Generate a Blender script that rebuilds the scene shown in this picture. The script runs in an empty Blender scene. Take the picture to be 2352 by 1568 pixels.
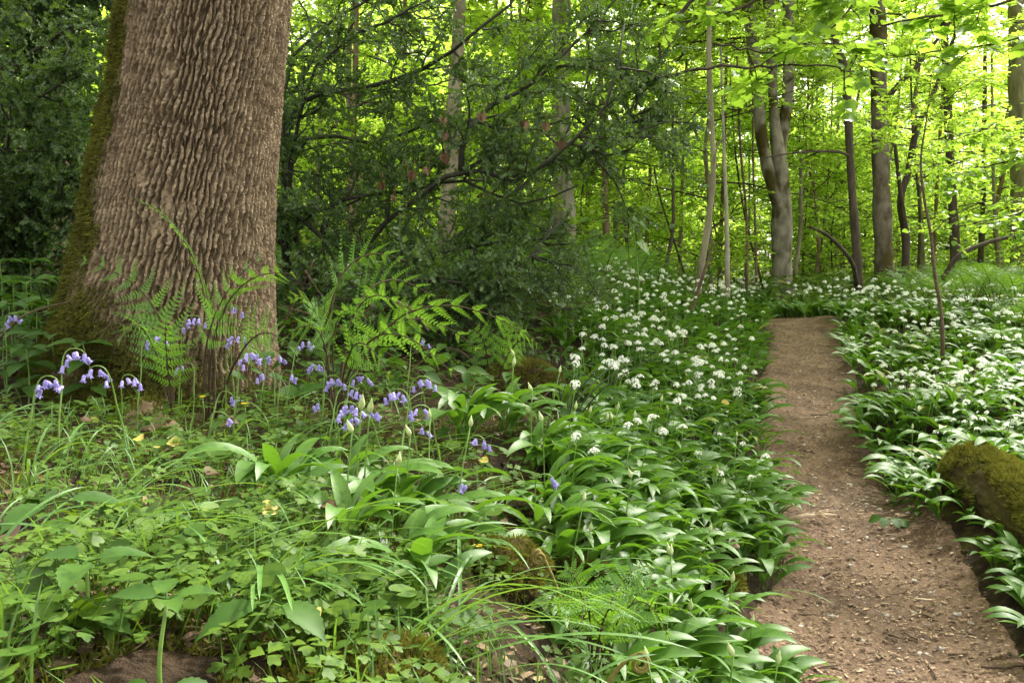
import bpy, math, random
import numpy as np
from mathutils import Vector
PI = math.pi
R = np.random.default_rng(11)
random.seed(11)
scene = bpy.context.scene
COL = scene.collection
def A(*a): return np.array(a, dtype=float)
def norm(v): return v/np.maximum(np.linalg.norm(v, axis=-1, keepdims=True), 1e-9)

# ------------------------------------------------------------------ camera
F = 2100.0; CX, CY = 1176.0, 784.0; HZ = 640.0
CAMZ = 1.2
TH = math.atan((CY-HZ)/F)
FWD = A(0, math.cos(TH), -math.sin(TH)); UP = A(0, math.sin(TH), math.cos(TH)); RT = A(1, 0, 0)
EYE = A(0, 0, CAMZ)
def P(px, py, d):
    r = FWD+(px-CX)/F*RT-(py-CY)/F*UP
    return EYE+r*(d/r[1])
def proj(p):
    q = np.asarray(p)-EYE
    w = np.maximum(q@FWD, 1e-3)
    return CX+F*(q@RT)/w, CY-F*(q@UP)/w, q@FWD
cd = bpy.data.cameras.new('camera'); cam = bpy.data.objects.new('camera', cd); COL.objects.link(cam)
cd.sensor_width = 36; cd.lens = 36*F/2352.0; cd.clip_start = 0.05; cd.clip_end = 500
cam.location = EYE; cam.rotation_euler = (PI/2-TH, 0, 0)
scene.camera = cam

# ------------------------------------------------------------------ noise
def _h(ix, iy, s):
    n = (ix.astype(np.int64)*374761393+iy.astype(np.int64)*668265263+s*1274126177) & 0xffffffff
    n = ((n ^ (n >> 13))*1274126177) & 0xffffffff
    return ((n ^ (n >> 16)) & 0xffff)/65535.0
def vn(x, y, s=0):
    x = np.asarray(x, float); y = np.asarray(y, float)
    ix = np.floor(x); iy = np.floor(y); fx = x-ix; fy = y-iy
    fx = fx*fx*(3-2*fx); fy = fy*fy*(3-2*fy)
    a = _h(ix, iy, s); b = _h(ix+1, iy, s); c = _h(ix, iy+1, s); d = _h(ix+1, iy+1, s)
    return (a*(1-fx)+b*fx)*(1-fy)+(c*(1-fx)+d*fx)*fy
def fbm(x, y, o=4, s=0):
    t = 0; a = .5
    for i in range(o): t = t+a*vn(x*2**i, y*2**i, s+i*7); a *= .5
    return t
def voro(x, y, s=0):
    ix = np.floor(x); iy = np.floor(y); f1 = np.full(x.shape, 9.); f2 = f1.copy(); idv = np.zeros(x.shape)
    for dx in (-1, 0, 1):
        for dy in (-1, 0, 1):
            cx = ix+dx; cy = iy+dy
            px = cx+_h(cx, cy, s); py = cy+_h(cx, cy, s+5)
            d = np.hypot(px-x, py-y); n = d < f1
            f2 = np.where(n, f1, np.minimum(f2, d)); idv = np.where(n, _h(cx, cy, s+9), idv); f1 = np.where(n, d, f1)
    return f1, f2, idv

# ------------------------------------------------------------------ terrain
PC = [(1835,740,9.5),(1858,850,7),(1865,1000,5.3),(1930,1150,4.2),(2010,1300,3.45),(2025,1430,2.95),(2035,1568,2.55)]
GR = [(200,1568,.95),(700,1568,1.05),(1100,1568,1.3),(300,1250,1.55),(900,1250,1.7),(450,930,3.2),(50,750,4.2),(30,500,10),(600,600,9),
      (1000,620,10),(1000,800,4.5),(1200,1000,3.0),(1280,640,8),(1250,700,6),(-300,1000,2.6),(-300,1568,.9)]
GV = [(1500,1568,1.8),(1650,1568,2.15),(1176,1300,1.75),(1500,1300,2.3),(1700,1300,2.9),(1770,1300,3.15),(1500,1000,3.8),(1700,1000,4.7),
      (1740,1000,4.9),(1500,850,5.2),(1700,850,6.3),(1650,760,8),(1400,750,6),(1420,650,9.5),(1700,715,11),
      (2150,1100,4.4),(2300,1000,4.8),(2030,940,5.8),(2200,850,6.5),(2352,850,6),
      (2000,760,8.7),(2200,720,9),(2352,700,10),(2100,690,12),(1900,712,11.5)]
pts = []
for px, py, d in PC:
    p = P(px, py, d)
    for o in (-.33, 0, .33): pts.append((p[0]+o, p[1], p[2]-(.012 if o == 0 else 0)+(.16*o if d > 8 else 0)))
for g in GR: pts.append(tuple(P(*g)))
for g in GV: p = P(*g); pts.append((p[0], p[1], p[2]-.10))
pts += [(1.85,3.45,.21),(1.95,3.9,.27),(2.06,4.3,.32),(1.75,3.0,.14),(1.62,2.5,.09),(2.3,5.3,.42),(2.3,3.0,.24),(2.0,2.4,.12),(.85,1.6,.04),(1.3,1.6,.04),(.8,0,.02),(1.3,0,.02),(.8,-3,0),(-1,-3,.5),(-.6,0,.72),(3,0,.1),(3,-3,.1),(2.2,1.7,.05),
        (-8,14,2.4),(-15,25,4.2),(-3,20,1.5),(3,18,.78),(8,18,.85),(14,18,1.2),(14,9,1.1),(8,6,.75),(3,30,.8),(12,32,1.1),(-6,32,2.6),
        (3,55,1),(20,55,2),(-20,55,6),(40,60,3),(-40,60,9),(40,0,2),(-40,0,5),(-10,3,1.9),(-6,6,1.5),(20,-3,1),(-20,-3,3),(0,80,1),(-45,85,9),(45,85,3)]
TP = np.array(pts)
def _k(a, b): return np.sqrt(((a[:, None, :]-b[None])**2).sum(-1)+.02)
n_ = len(TP); K = _k(TP[:, :2], TP[:, :2])-np.eye(n_)*.02
Q = np.c_[np.ones(n_), TP[:, :2]]
M_ = np.block([[K, Q], [Q.T, np.zeros((3, 3))]])
W_ = np.linalg.solve(M_, np.r_[TP[:, 2], 0, 0, 0])
def ground_z(x, y):
    x = np.atleast_1d(np.asarray(x, float)); y = np.atleast_1d(np.asarray(y, float))
    sh = np.broadcast(x, y).shape; x, y = np.broadcast_arrays(x, y)
    q = np.c_[x.ravel(), y.ravel()]; out = np.empty(len(q))
    for i in range(0, len(q), 40000):
        b = q[i:i+40000]; out[i:i+40000] = _k(b, TP[:, :2])@W_[:n_]+np.c_[np.ones(len(b)), b]@W_[n_:]
    out += (fbm(q[:, 0]*5, q[:, 1]*5, 3, 3)-.45)*.03
    return out.reshape(sh)
def gz(x, y): return float(ground_z(x, y)[0])
def on(x, y, up=0.): return A(x, y, gz(x, y)+up)
_D = np.geomspace(.5, 70, 500)
def hit(px, py):
    p = np.array([P(px, py, d) for d in _D]); below = p[:, 2] < ground_z(p[:, 0], p[:, 1])
    i = int(np.argmax(below)) if below.any() else len(_D)-1
    return on(p[i, 0], p[i, 1])
PATHL = np.array([(.95,-3),(1.0,.5)]+[tuple(P(*c)[:2]) for c in PC[::-1]]+[(2.75,10.8),(1.9,11.9),(.4,12.9),(-2,13.6)])
PATHW = np.array([.34,.34]+[.335,.325,.315,.30,.285,.30,.36]+[.36,.35,.35,.35])
def path_d(x, y):
    """signed distance from the path's edge (negative on the path) and side (-1 left, 1 right)"""
    x = np.asarray(x, float); y = np.asarray(y, float); best = np.full(x.shape, 99.); side = np.zeros(x.shape)
    for (a, b, wa, wb) in zip(PATHL[:-1], PATHL[1:], PATHW[:-1], PATHW[1:]):
        e = b-a; t = np.clip(((x-a[0])*e[0]+(y-a[1])*e[1])/(e@e), 0, 1)
        dx = x-a[0]-t*e[0]; dy = y-a[1]-t*e[1]; d = np.hypot(dx, dy)-(wa+(wb-wa)*t)
        n = d < best; best = np.where(n, d, best); side = np.where(n, np.sign(e[1]*dx-e[0]*dy), side)
    return best, side

# ------------------------------------------------------------------ geometry collector
KIDS = {}
class Geo:
    def __init__(s): s.v = []; s.t = []; s.loops = []; s.tot = []; s.mi = []; s.n = 0; s.cnt = 0
    def add(s, V, faces, tint=.5, mat=0):
        V = np.asarray(V, float)
        s.v.append(V); s.t.append(np.broadcast_to(np.asarray(tint, float), (len(V),)))
        for f in faces:
            f = np.atleast_2d(np.asarray(f, np.int64))
            s.loops.append((f+s.n).ravel()); s.tot.append(np.full(len(f), f.shape[1])); s.mi.append(np.full(len(f), mat)); s.cnt += len(f)
        s.n += len(V)
    def scatter(s, tm, M, Pp, tint, mat=0):
        V, faces = tm; N = len(Pp)
        if N == 0: return
        W = np.einsum('nij,kj->nki', M, V)+Pp[:, None, :]
        k = len(V); off = (np.arange(N)*k)[:, None, None]
        fs = []
        for f in faces:
            f = np.atleast_2d(np.asarray(f)); fs.append((f[None]+off).reshape(-1, f.shape[1]))
        s.add(W.reshape(-1, 3), fs, np.repeat(tint, k), mat)
    def tube(s, pts, rad, sides=5, tint=.5, mat=0, cap=True):
        pts = np.asarray(pts, float); n = len(pts); rad = np.broadcast_to(rad, (n,))
        T = norm(np.gradient(pts, axis=0)); ref = A(0, 0, 1) if abs(T[0, 2]) < .9 else A(1, 0, 0)
        X = np.empty_like(pts); x = norm(np.cross(T[0], ref))
        for i in range(n):
            x = norm(x-T[i]*(x@T[i])); X[i] = x
        Y = np.cross(T, X); a = np.arange(sides)*2*PI/sides
        V = pts[:, None]+rad[:, None, None]*(np.cos(a)[None, :, None]*X[:, None]+np.sin(a)[None, :, None]*Y[:, None])
        i = np.arange(n-1)[:, None]*sides; j = np.arange(sides)[None]; j2 = (j+1) % sides
        q = np.stack([i+j, i+j2, i+sides+j2, i+sides+j], -1).reshape(-1, 4)
        fs = [q]
        if cap: fs += [np.arange(sides)[::-1][None], (np.arange(sides)+(n-1)*sides)[None]]
        s.add(V.reshape(-1, 3), fs, tint, mat)
    def mesh(s, name, mats, origin=None, smooth=True):
        me = bpy.data.meshes.new(name)
        V = np.concatenate(s.v); V = V-(np.asarray(origin) if origin is not None else 0)
        L = np.concatenate(s.loops); tot = np.concatenate(s.tot)
        me.vertices.add(len(V)); me.vertices.foreach_set('co', V.astype(np.float32).ravel())
        me.loops.add(len(L)); me.loops.foreach_set('vertex_index', L.astype(np.int32))
        me.polygons.add(len(tot)); me.polygons.foreach_set('loop_start', np.r_[0, np.cumsum(tot)[:-1]].astype(np.int32))
        for m in (mats if isinstance(mats, (list, tuple)) else [mats]): me.materials.append(m)
        me.polygons.foreach_set('material_index', np.concatenate(s.mi).astype(np.int32))
        me.polygons.foreach_set('use_smooth', np.full(len(tot), smooth))
        at = me.attributes.new('tint', 'FLOAT', 'POINT'); at.data.foreach_set('value', np.concatenate(s.t).astype(np.float32))
        me.update(calc_edges=True)
        return me
    def build(s, name, mats, parent=None, smooth=True, origin=None):
        if origin is None and parent is not None: origin = wloc(parent)
        o = bpy.data.objects.new(name, s.mesh(name, mats, origin, smooth)); COL.objects.link(o)
        if parent is not None: o.parent = parent; KIDS.setdefault(parent.name, []).append(o)
        elif origin is not None: o.location = origin
        return o
def wloc(o):
    p = A(*o.location)
    while o.parent: o = o.parent; p = p+A(*o.location)
    return p
def tag(o, label=None, cat=None, group=None, kind=None):
    if label: o['label'] = label
    if cat: o['category'] = cat
    if group: o['group'] = group
    if kind: o['kind'] = kind
    return o
def thing(name, label, cat, loc, group=None):
    o = bpy.data.objects.new(name, None); COL.objects.link(o); o.location = loc; o.empty_display_size = .1
    return tag(o, label, cat, group)
def child(name, me, parent, loc=(0, 0, 0), rot=(0, 0, 0), sc=1.):
    o = bpy.data.objects.new(name, me); COL.objects.link(o); o.parent = parent; o.location = loc; o.rotation_euler = rot
    o.scale = (sc, sc, sc); KIDS.setdefault(parent.name, []).append(o); return o
def copy_tree(o, parent=None):
    c = o.copy(); COL.objects.link(c); c.parent = parent
    for ch in KIDS.get(o.name, []): copy_tree(ch, c)
    return c
def frames(Y, N, s=1.):
    Y = norm(Y); X = norm(np.cross(Y, N)); Z = np.cross(X, Y)
    return np.stack([X, Y, Z], -1)*np.broadcast_to(np.asarray(s, float), (len(Y),))[:, None, None]
def rdir(n):
    v = R.normal(size=(n, 3)); return norm(v)
def bez(a, b, c, n):
    t = np.linspace(0, 1, n)[:, None]; return (1-t)**2*a+2*t*(1-t)*b+t*t*c
def spline(pts, n):
    pts = np.asarray(pts, float); d = np.r_[0, np.cumsum(np.linalg.norm(np.diff(pts, axis=0), axis=1))]
    m = np.gradient(pts, d, axis=0) if len(pts) > 2 else np.repeat((pts[1:]-pts[:1])/d[-1], 2, 0)
    t = np.linspace(0, d[-1], n); i = np.clip(np.searchsorted(d, t, 'right')-1, 0, len(d)-2)
    h = d[i+1]-d[i]; u = ((t-d[i])/h)[:, None]; h = h[:, None]
    return (2*u**3-3*u**2+1)*pts[i]+(u**3-2*u**2+u)*h*m[i]+(-2*u**3+3*u**2)*pts[i+1]+(u**3-u**2)*h*m[i+1]

# ------------------------------------------------------------------ materials
def new_mat(name):
    m = bpy.data.materials.new(name); m.use_nodes = True; nt = m.node_tree
    b = nt.nodes['Principled BSDF']; return m, nt, b, nt.nodes['Material Output']
def N(nt, t, **kw):
    n = nt.nodes.new(t)
    for k, v in kw.items():
        if k.startswith('i_'): n.inputs[k[2:].replace('_', ' ')].default_value = v
        else: setattr(n, k, v)
    return n
def mixc(nt, fac, a, b):
    n = N(nt, 'ShaderNodeMix', data_type='RGBA')
    for sock, v in ((n.inputs[0], fac), (n.inputs[6], a), (n.inputs[7], b)):
        if isinstance(v, (tuple, list)): sock.default_value = (*v, 1)
        elif isinstance(v, float): sock.default_value = v
        else: nt.links.new(v, sock)
    return n.outputs[2]
def ramp(nt, src, lo, hi):
    n = N(nt, 'ShaderNodeMapRange'); n.inputs['From Min'].default_value = lo; n.inputs['From Max'].default_value = hi
    n.interpolation_type = 'SMOOTHSTEP'; nt.links.new(src, n.inputs['Value']); return n.outputs['Result']
def noise(nt, scale, detail=3, vec=None, rough=.55):
    n = N(nt, 'ShaderNodeTexNoise'); n.inputs['Scale'].default_value = scale; n.inputs['Detail'].default_value = detail; n.inputs['Roughness'].default_value = rough
    if vec is not None: nt.links.new(vec, n.inputs['Vector'])
    return n.outputs['Fac']
def geopos(nt): return N(nt, 'ShaderNodeNewGeometry').outputs['Position']
def leaf_mat(name, c1, c2, trans=None, fac=.35, rough=.4, spec=.5, c3=None):
    m, nt, b, out = new_mat(name)
    t = N(nt, 'ShaderNodeAttribute', attribute_name='tint').outputs['Fac']
    oi = N(nt, 'ShaderNodeObjectInfo').outputs['Random']
    ad = N(nt, 'ShaderNodeMath', operation='MULTIPLY_ADD'); nt.links.new(oi, ad.inputs[0]); ad.inputs[1].default_value = .3; nt.links.new(t, ad.inputs[2])
    sb = N(nt, 'ShaderNodeMath', operation='SUBTRACT', use_clamp=True); nt.links.new(ad.outputs[0], sb.inputs[0]); sb.inputs[1].default_value = .15
    fac_t = sb.outputs[0]
    col = mixc(nt, fac_t, c1, c2)
    if c3: col = mixc(nt, ramp(nt, fac_t, .93, 1.0), col, c3)
    col = mixc(nt, ramp(nt, noise(nt, 60, 2, geopos(nt)), .45, .75), col, tuple(v*.75 for v in c1))
    nt.links.new(col, b.inputs['Base Color']); b.inputs['Roughness'].default_value = rough; b.inputs['Specular IOR Level'].default_value = spec
    if trans:
        tr = N(nt, 'ShaderNodeBsdfTranslucent')
        tc = mixc(nt, fac_t, trans, tuple(min(1, v*1.35) for v in trans)); nt.links.new(tc, tr.inputs['Color'])
        mx = N(nt, 'ShaderNodeMixShader'); mx.inputs[0].default_value = fac
        nt.links.new(b.outputs[0], mx.inputs[1]); nt.links.new(tr.outputs[0], mx.inputs[2]); nt.links.new(mx.outputs[0], out.inputs['Surface'])
    return m
def plain_mat(name, c1, c2, scale=20, rough=.8, bump=.0, bscale=None, spec=.3, stretch=None):
    m, nt, b, out = new_mat(name)
    tc = N(nt, 'ShaderNodeTexCoord').outputs['Object']
    if stretch:
        mp = N(nt, 'ShaderNodeMapping'); mp.inputs['Scale'].default_value = stretch; nt.links.new(tc, mp.inputs['Vector']); tc = mp.outputs[0]
    col = mixc(nt, ramp(nt, noise(nt, scale, 4, tc), .3, .7), c1, c2)
    nt.links.new(col, b.inputs['Base Color']); b.inputs['Roughness'].default_value = rough; b.inputs['Specular IOR Level'].default_value = spec
    if bump:
        bp = N(nt, 'ShaderNodeBump'); bp.inputs['Strength'].default_value = bump; bp.inputs['Distance'].default_value = .02
        nt.links.new(noise(nt, bscale or scale, 5, tc, .7), bp.inputs['Height']); nt.links.new(bp.outputs[0], b.inputs['Normal'])
    return m
M = {}
M['wood_leaf'] = leaf_mat('wood_leaf', (.10,.19,.022), (.19,.28,.035), (.52,.72,.075), .6, .45, .4)
M['near_leaf'] = leaf_mat('near_leaf', (.08,.17,.03), (.14,.25,.045), (.36,.55,.05), .5, .38, .5)
M['holly_leaf'] = leaf_mat('holly_leaf', (.035,.080,.020), (.105,.170,.048), (.18,.30,.03), .25, .30, .45, c3=(.24,.34,.05))
M['garlic_leaf'] = leaf_mat('garlic_leaf', (.034,.098,.012), (.080,.165,.020), (.17,.36,.02), .2, .48, .34, c3=(.22,.24,.05))
M['cover_leaf'] = leaf_mat('cover_leaf', (.024,.064,.006), (.085,.142,.012), (.20,.34,.015), .16, .55, .16, c3=(.26,.28,.05))
M['strap_leaf'] = leaf_mat('strap_leaf', (.05,.13,.022), (.10,.20,.04), (.2,.36,.03), .22, .45, .45)
M['herb_leaf'] = leaf_mat('herb_leaf', (.024,.066,.008), (.050,.104,.012), (.14,.30,.02), .16, .55, .16)
M['fern_leaf'] = leaf_mat('fern_leaf', (.055,.145,.02), (.105,.215,.035), (.22,.42,.03), .28, .5, .35)
M['moss'] = leaf_mat('moss', (.055,.062,.009), (.16,.155,.022), (.15,.15,.02), .2, .8, .15)
M['petal'] = leaf_mat('petal', (.78,.80,.72), (.86,.87,.82), (.8,.85,.7), .25, .5, .3)
M['bluebell'] = leaf_mat('bluebell', (.31,.265,.60), (.50,.455,.78), (.45,.38,.8), .3, .5, .3)
M['stem'] = leaf_mat('stem', (.10,.19,.03), (.16,.27,.05), None, 0, .45, .4)
M['bud'] = leaf_mat('bud', (.35,.42,.16), (.6,.65,.4), (.5,.6,.2), .25, .5, .3)
M['fern_stem'] = plain_mat('fern_stem', (.035,.022,.012), (.07,.045,.02), 80)
M['dead_leaf'] = leaf_mat('dead_leaf', (.075,.04,.018), (.19,.115,.055), (.10,.06,.025), .12, .6, .3)
M['yellow_leaf'] = leaf_mat('yellow_leaf', (.48,.38,.07), (.55,.48,.16), (.6,.5,.08), .2, .45, .4)
M['celandine'] = leaf_mat('celandine', (.75,.42,.01), (.8,.5,.02), (.8,.5,.02), .2, .35, .4)
M['holly_bark'] = plain_mat('holly_bark', (.022,.022,.015), (.05,.05,.032), 30, .75, .4)
M['twig'] = plain_mat('twig', (.06,.038,.025), (.13,.085,.055), 40, .8)
M['dark_bark'] = plain_mat('dark_bark', (.035,.026,.018), (.085,.065,.045), 14, .9, .6, 40, stretch=(1, 1, .3))
M['grey_bark'] = plain_mat('grey_bark', (.12,.10,.065), (.26,.225,.16), 9, .85, .7, 30, stretch=(1, 1, .35))
M['pale_bark'] = plain_mat('pale_bark', (.16,.14,.10), (.34,.31,.25), 8, .8, .4, 30, stretch=(1, 1, .4))
M['brown_bark'] = plain_mat('brown_bark', (.11,.07,.045), (.24,.16,.11), 10, .85, .5, 30, stretch=(1, 1, .35))
M['stone'] = plain_mat('stone', (.24,.21,.18), (.42,.39,.35), 25, .75, .3)
M['chip'] = leaf_mat('chip', (.07,.042,.027), (.42,.30,.19), None, 0, .75, .25)
M['pale_wood'] = plain_mat('pale_wood', (.42,.3,.19), (.62,.5,.36), 60, .7)

def world_setup():
    w = bpy.data.worlds.new('World'); scene.world = w; w.use_nodes = True; nt = w.node_tree
    bg = nt.nodes['Background']
    el, az = math.radians(50), math.radians(38)          # sun from the right, slightly behind the wood
    s = N(nt, 'ShaderNodeTexSky'); s.sky_type = 'NISHITA'; s.sun_disc = False; s.sun_elevation = el; s.sun_rotation = az
    s.air_density = 1.0; s.dust_density = 4.0; s.ozone_density = 1.0
    hs = N(nt, 'ShaderNodeHueSaturation'); hs.inputs['Saturation'].default_value = .15
    nt.links.new(s.outputs[0], hs.inputs['Color']); wm = N(nt, 'ShaderNodeMix', data_type='RGBA', blend_type='MULTIPLY'); wm.inputs[0].default_value = 1; wm.inputs[7].default_value = (1, .97, .87, 1); nt.links.new(hs.outputs[0], wm.inputs[6]); nt.links.new(wm.outputs[2], bg.inputs['Color']); bg.inputs['Strength'].default_value = .15
    ld = bpy.data.lights.new('sun', 'SUN'); ld.energy = 4.0; ld.angle = math.radians(6); ld.color = (1, .95, .86)
    lo = bpy.data.objects.new('sun', ld); COL.objects.link(lo)
    d = Vector((math.sin(az)*math.cos(el), math.cos(az)*math.cos(el), math.sin(el)))
    lo.rotation_euler = d.to_track_quat('Z', 'Y').to_euler(); lo.location = (0, 0, 30)
    vs = scene.view_settings; vs.view_transform = 'Standard'; vs.look = 'None'; vs.exposure = EXPOSURE; vs.gamma = 1
    c = scene.cycles; c.max_bounces = 9; c.diffuse_bounces = 4; c.glossy_bounces = 2; c.transmission_bounces = 6; c.transparent_max_bounces = 4
    c.use_denoising = True; c.denoiser = 'OPENIMAGEDENOISE'; c.denoising_input_passes = 'RGB_ALBEDO_NORMAL'
EXPOSURE = 2.35
world_setup()

# ------------------------------------------------------------------ leaf templates (y along the leaf, z its normal)
def t_simple(w=.36, fold=.06):
    return A([0,0,0],[-w,.45,fold],[0,1,-.06],[w,.45,fold]), [[[0,2,1],[0,3,2]]]
def t_outline(L, Rr, fold=.0, curl=0.):
    """leaf from one half outline [(x,y)...] base to tip, folded along the midrib"""
    h = np.array(L, float); n = len(h)
    mid = np.c_[np.zeros(n), h[:, 1]]
    V = []
    for sgn in (-1, 0, 1):
        x = h[:, 0]*sgn
        V.append(np.c_[x, h[:, 1], np.abs(x)*fold-curl*h[:, 1]**2])
    V = np.concatenate(V); i = np.arange(n-1)
    a = np.stack([i, i+n, i+n+1, i+1], -1)[:, ::-1]; b = np.stack([i+n, i+2*n, i+2*n+1, i+n+1], -1)[:, ::-1]
    return V, [a, b]
T_OVAL = t_outline([(0,0),(.2,.12),(.33,.32),(.36,.5),(.28,.72),(.12,.9),(0,1)], 0, .25, .15)
T_LOBED = t_outline([(0,0),(.3,-.06),(.46,.12),(.38,.24),(.52,.42),(.34,.52),(.36,.72),(.16,.74),(.08,.92),(0,1)], 0, .18, .18)
T_SERR = t_outline([(.01,0),(.13,.06),(.15,.10),(.22,.16),(.21,.21),(.27,.28),(.25,.33),(.28,.42),(.25,.46),(.26,.56),(.21,.6),(.20,.69),(.145,.73),(.13,.81),(.07,.85),(0,1)], 0, .3, .3)
hl = [(0,0),(.10,.1),(.26,.13),(.15,.26),(.17,.34),(.33,.4),(.18,.5),(.18,.58),(.29,.67),(.13,.75),(.17,.86),(.06,.88),(0,1.05)]
_v, _f = t_outline(hl, 0, .25, .1); _v = _v.copy(); _v[:, 2] += .10*np.sin(_v[:, 1]*17)*np.abs(_v[:, 0])*4
T_HOLLY = (_v, _f)
T_HOLLY_LOW = t_outline([(0,0),(.25,.16),(.15,.33),(.3,.48),(.14,.62),(.24,.78),(0,1.05)], 0, .3, .1)
def t_fan(pts2, cup=.0):
    p = np.array(pts2, float); V = np.c_[p, cup*(p**2).sum(1)]; V = np.r_[A(0,0,0)[None], V]
    i = np.arange(1, len(p)); return V, [np.stack([np.zeros_like(i), i, i+1], -1)]
def _heart():
    o = []
    for a in np.linspace(-2.75, 2.75, 13):
        r = .5*(1-.12*abs(a/2.75)**6)*(1+.04*math.cos(6*a))*(1+.10*max(0, math.cos(a)))
        o.append((r*math.sin(a), r*math.cos(a)))
    return t_fan(o, .22)
T_HEART = _heart()
def _tri():
    V = []; fs = []; n = 0
    lf = [(0,.06),(-.12,.2),(-.24,.34),(-.3,.5),(-.17,.48),(-.12,.62),(-.02,.7),(.08,.66),(.13,.5),(.28,.52),(.25,.36),(.12,.2)]
    for a, s in ((0, 1), (1.75, .88), (-1.75, .88)):
        p = np.array(lf)*s; c, q = math.cos(a), math.sin(a)
        x = p[:, 0]*c+p[:, 1]*q; y = -p[:, 0]*q+p[:, 1]*c; r = np.hypot(x, y)
        V.append(np.c_[x, y, .12*r-.35*r*r+.18*np.abs(p[:, 0])]); k = len(p)
        fs.append(np.array([[n+0, n+11, n+10, n+1], [n+1, n+10, n+9, n+8], [n+1, n+8, n+7, n+5], [n+1, n+5, n+4, n+2], [n+7, n+6, n+5, n+5]][:4]))
        fs.append(np.array([[n+7, n+6, n+5], [n+2, n+4, n+3]])); n += k
    return np.concatenate(V), [f[:, ::-1] for f in fs]
T_TRI = _tri()
def arc_leaf(L, W, a0, a1, seg=9, pet=.3, pw=.06, fold=.3, twist=0., wav=0., power=.75, cols=3):
    """strap leaf growing from the origin and arching over +Y; a0,a1 = angle from vertical at base and tip"""
    s = np.linspace(0, 1, seg+1); a = a0+(a1-a0)*s**1.3; ds = L/seg
    y = np.r_[0, np.cumsum(np.sin(a[:-1])*ds)]; z = np.r_[0, np.cumsum(np.cos(a[:-1])*ds)]
    u = np.clip((s-pet)/(1-pet), 0, 1)
    w = np.maximum(W*np.sin(PI*np.minimum(u**.85, 1))**power*.5, np.where(s < pet+.05, W*pw, 0)); w[-1] = 0
    V = []
    for c in np.linspace(-1, 1, cols):
        x = c*w; lift = abs(c)*w*fold+wav*abs(c)*w*np.sin(s*16+c*2)
        tw = twist*s
        nx, ny, nz = np.zeros_like(s), -np.cos(a), np.sin(a)
        V.append(np.c_[x*np.cos(tw), y+ny*lift+ny*x*np.sin(tw), z+nz*lift+nz*x*np.sin(tw)])
    V = np.concatenate(V); n = seg+1; i = np.arange(seg)
    return V, [np.stack([c*n+i, c*n+i+1, (c+1)*n+i+1, (c+1)*n+i], -1) for c in range(cols-1)]
def rotz(a):
    a = np.atleast_1d(a); c, s = np.cos(a), np.sin(a); z = np.zeros_like(a)
    return np.stack([np.stack([c, -s, z], -1), np.stack([s, c, z], -1), np.stack([z, z, z+1], -1)], -2)

# ================================================================== SETTING: forest floor and path
def soil_mat():
    m, nt, b, out = new_mat('soil'); p = geopos(nt)
    c = mixc(nt, ramp(nt, noise(nt, 9, 4, p), .35, .65), (.022,.014,.008), (.05,.032,.018))
    c = mixc(nt, ramp(nt, noise(nt, 7, 5, p, .7), .50, .64), c, (.060,.055,.012))
    nt.links.new(c, b.inputs['Base Color']); b.inputs['Roughness'].default_value = .95; b.inputs['Specular IOR Level'].default_value = .15
    bp = N(nt, 'ShaderNodeBump'); bp.inputs['Strength'].default_value = .9; bp.inputs['Distance'].default_value = .03
    nt.links.new(noise(nt, 45, 5, p, .7), bp.inputs['Height']); nt.links.new(bp.outputs[0], b.inputs['Normal']); return m
def path_mat():
    m, nt, b, out = new_mat('path_soil'); p = geopos(nt)
    c = mixc(nt, ramp(nt, noise(nt, 5, 4, p), .35, .65), (.095,.058,.037), (.165,.106,.071))
    c = mixc(nt, ramp(nt, noise(nt, 70, 3, p), .5, .72), c, (.27,.185,.125))
    c = mixc(nt, ramp(nt, noise(nt, 34, 3, p), .58, .7), c, (.05,.03,.02)); c = mixc(nt, ramp(nt, noise(nt, 1.7, 4, p, .65), .5, .68), c, (.075,.048,.032))
    nt.links.new(c, b.inputs['Base Color']); b.inputs['Roughness'].default_value = .92; b.inputs['Specular IOR Level'].default_value = .2
    bp = N(nt, 'ShaderNodeBump'); bp.inputs['Strength'].default_value = .8; bp.inputs['Distance'].default_value = .012
    nt.links.new(noise(nt, 90, 5, p, .7), bp.inputs['Height']); nt.links.new(bp.outputs[0], b.inputs['Normal']); return m
def grid_faces(nu, nv):
    i = np.arange(nv-1)[:, None]*nu+np.arange(nu-1)[None]
    return np.stack([i, i+1, i+nu+1, i+nu], -1).reshape(-1, 4)
def setting():
    u = np.linspace(-1, 1, 260); x = 60*np.sign(u)*np.abs(u)**3+1.2*u
    v = np.linspace(0, 1, 300); y = -3+6*v+80*v**3.2
    X, Y = np.meshgrid(x, y); Z = ground_z(X, Y)
    g = Geo(); g.add(np.c_[X.ravel(), Y.ravel(), Z.ravel()], [grid_faces(260, 300)])
    tag(g.build('ground', soil_mat()), kind='structure')
    seg = [spline(PATHL, 640)]; c = seg[0]; t = norm(np.gradient(c, axis=0)); nrm = np.c_[t[:, 1], -t[:, 0]]
    w = np.interp(c[:, 1], PATHL[:, 1], PATHW)*(1+.22*(fbm(c[:, 1]*2.2, c[:, 1]*0, 3, 19)-.5))
    k = np.linspace(-1, 1, 41); ext = 1.3
    px = c[:, None, 0]+nrm[:, None, 0]*k*w[:, None]*ext; py = c[:, None, 1]+nrm[:, None, 1]*k*w[:, None]*ext
    pz = ground_z(px, py)+.006-.03*np.maximum(np.abs(k)-.82, 0)[None]/.18+.012*(fbm(px*14, py*14, 4, 8)-.5)+.01*(fbm(px*45, py*45, 2, 5)-.5)+.006
    g = Geo(); g.add(np.c_[px.ravel(), py.ravel(), pz.ravel()], [grid_faces(41, 640)])
    tag(g.build('path', path_mat()), kind='structure')
setting()
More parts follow.
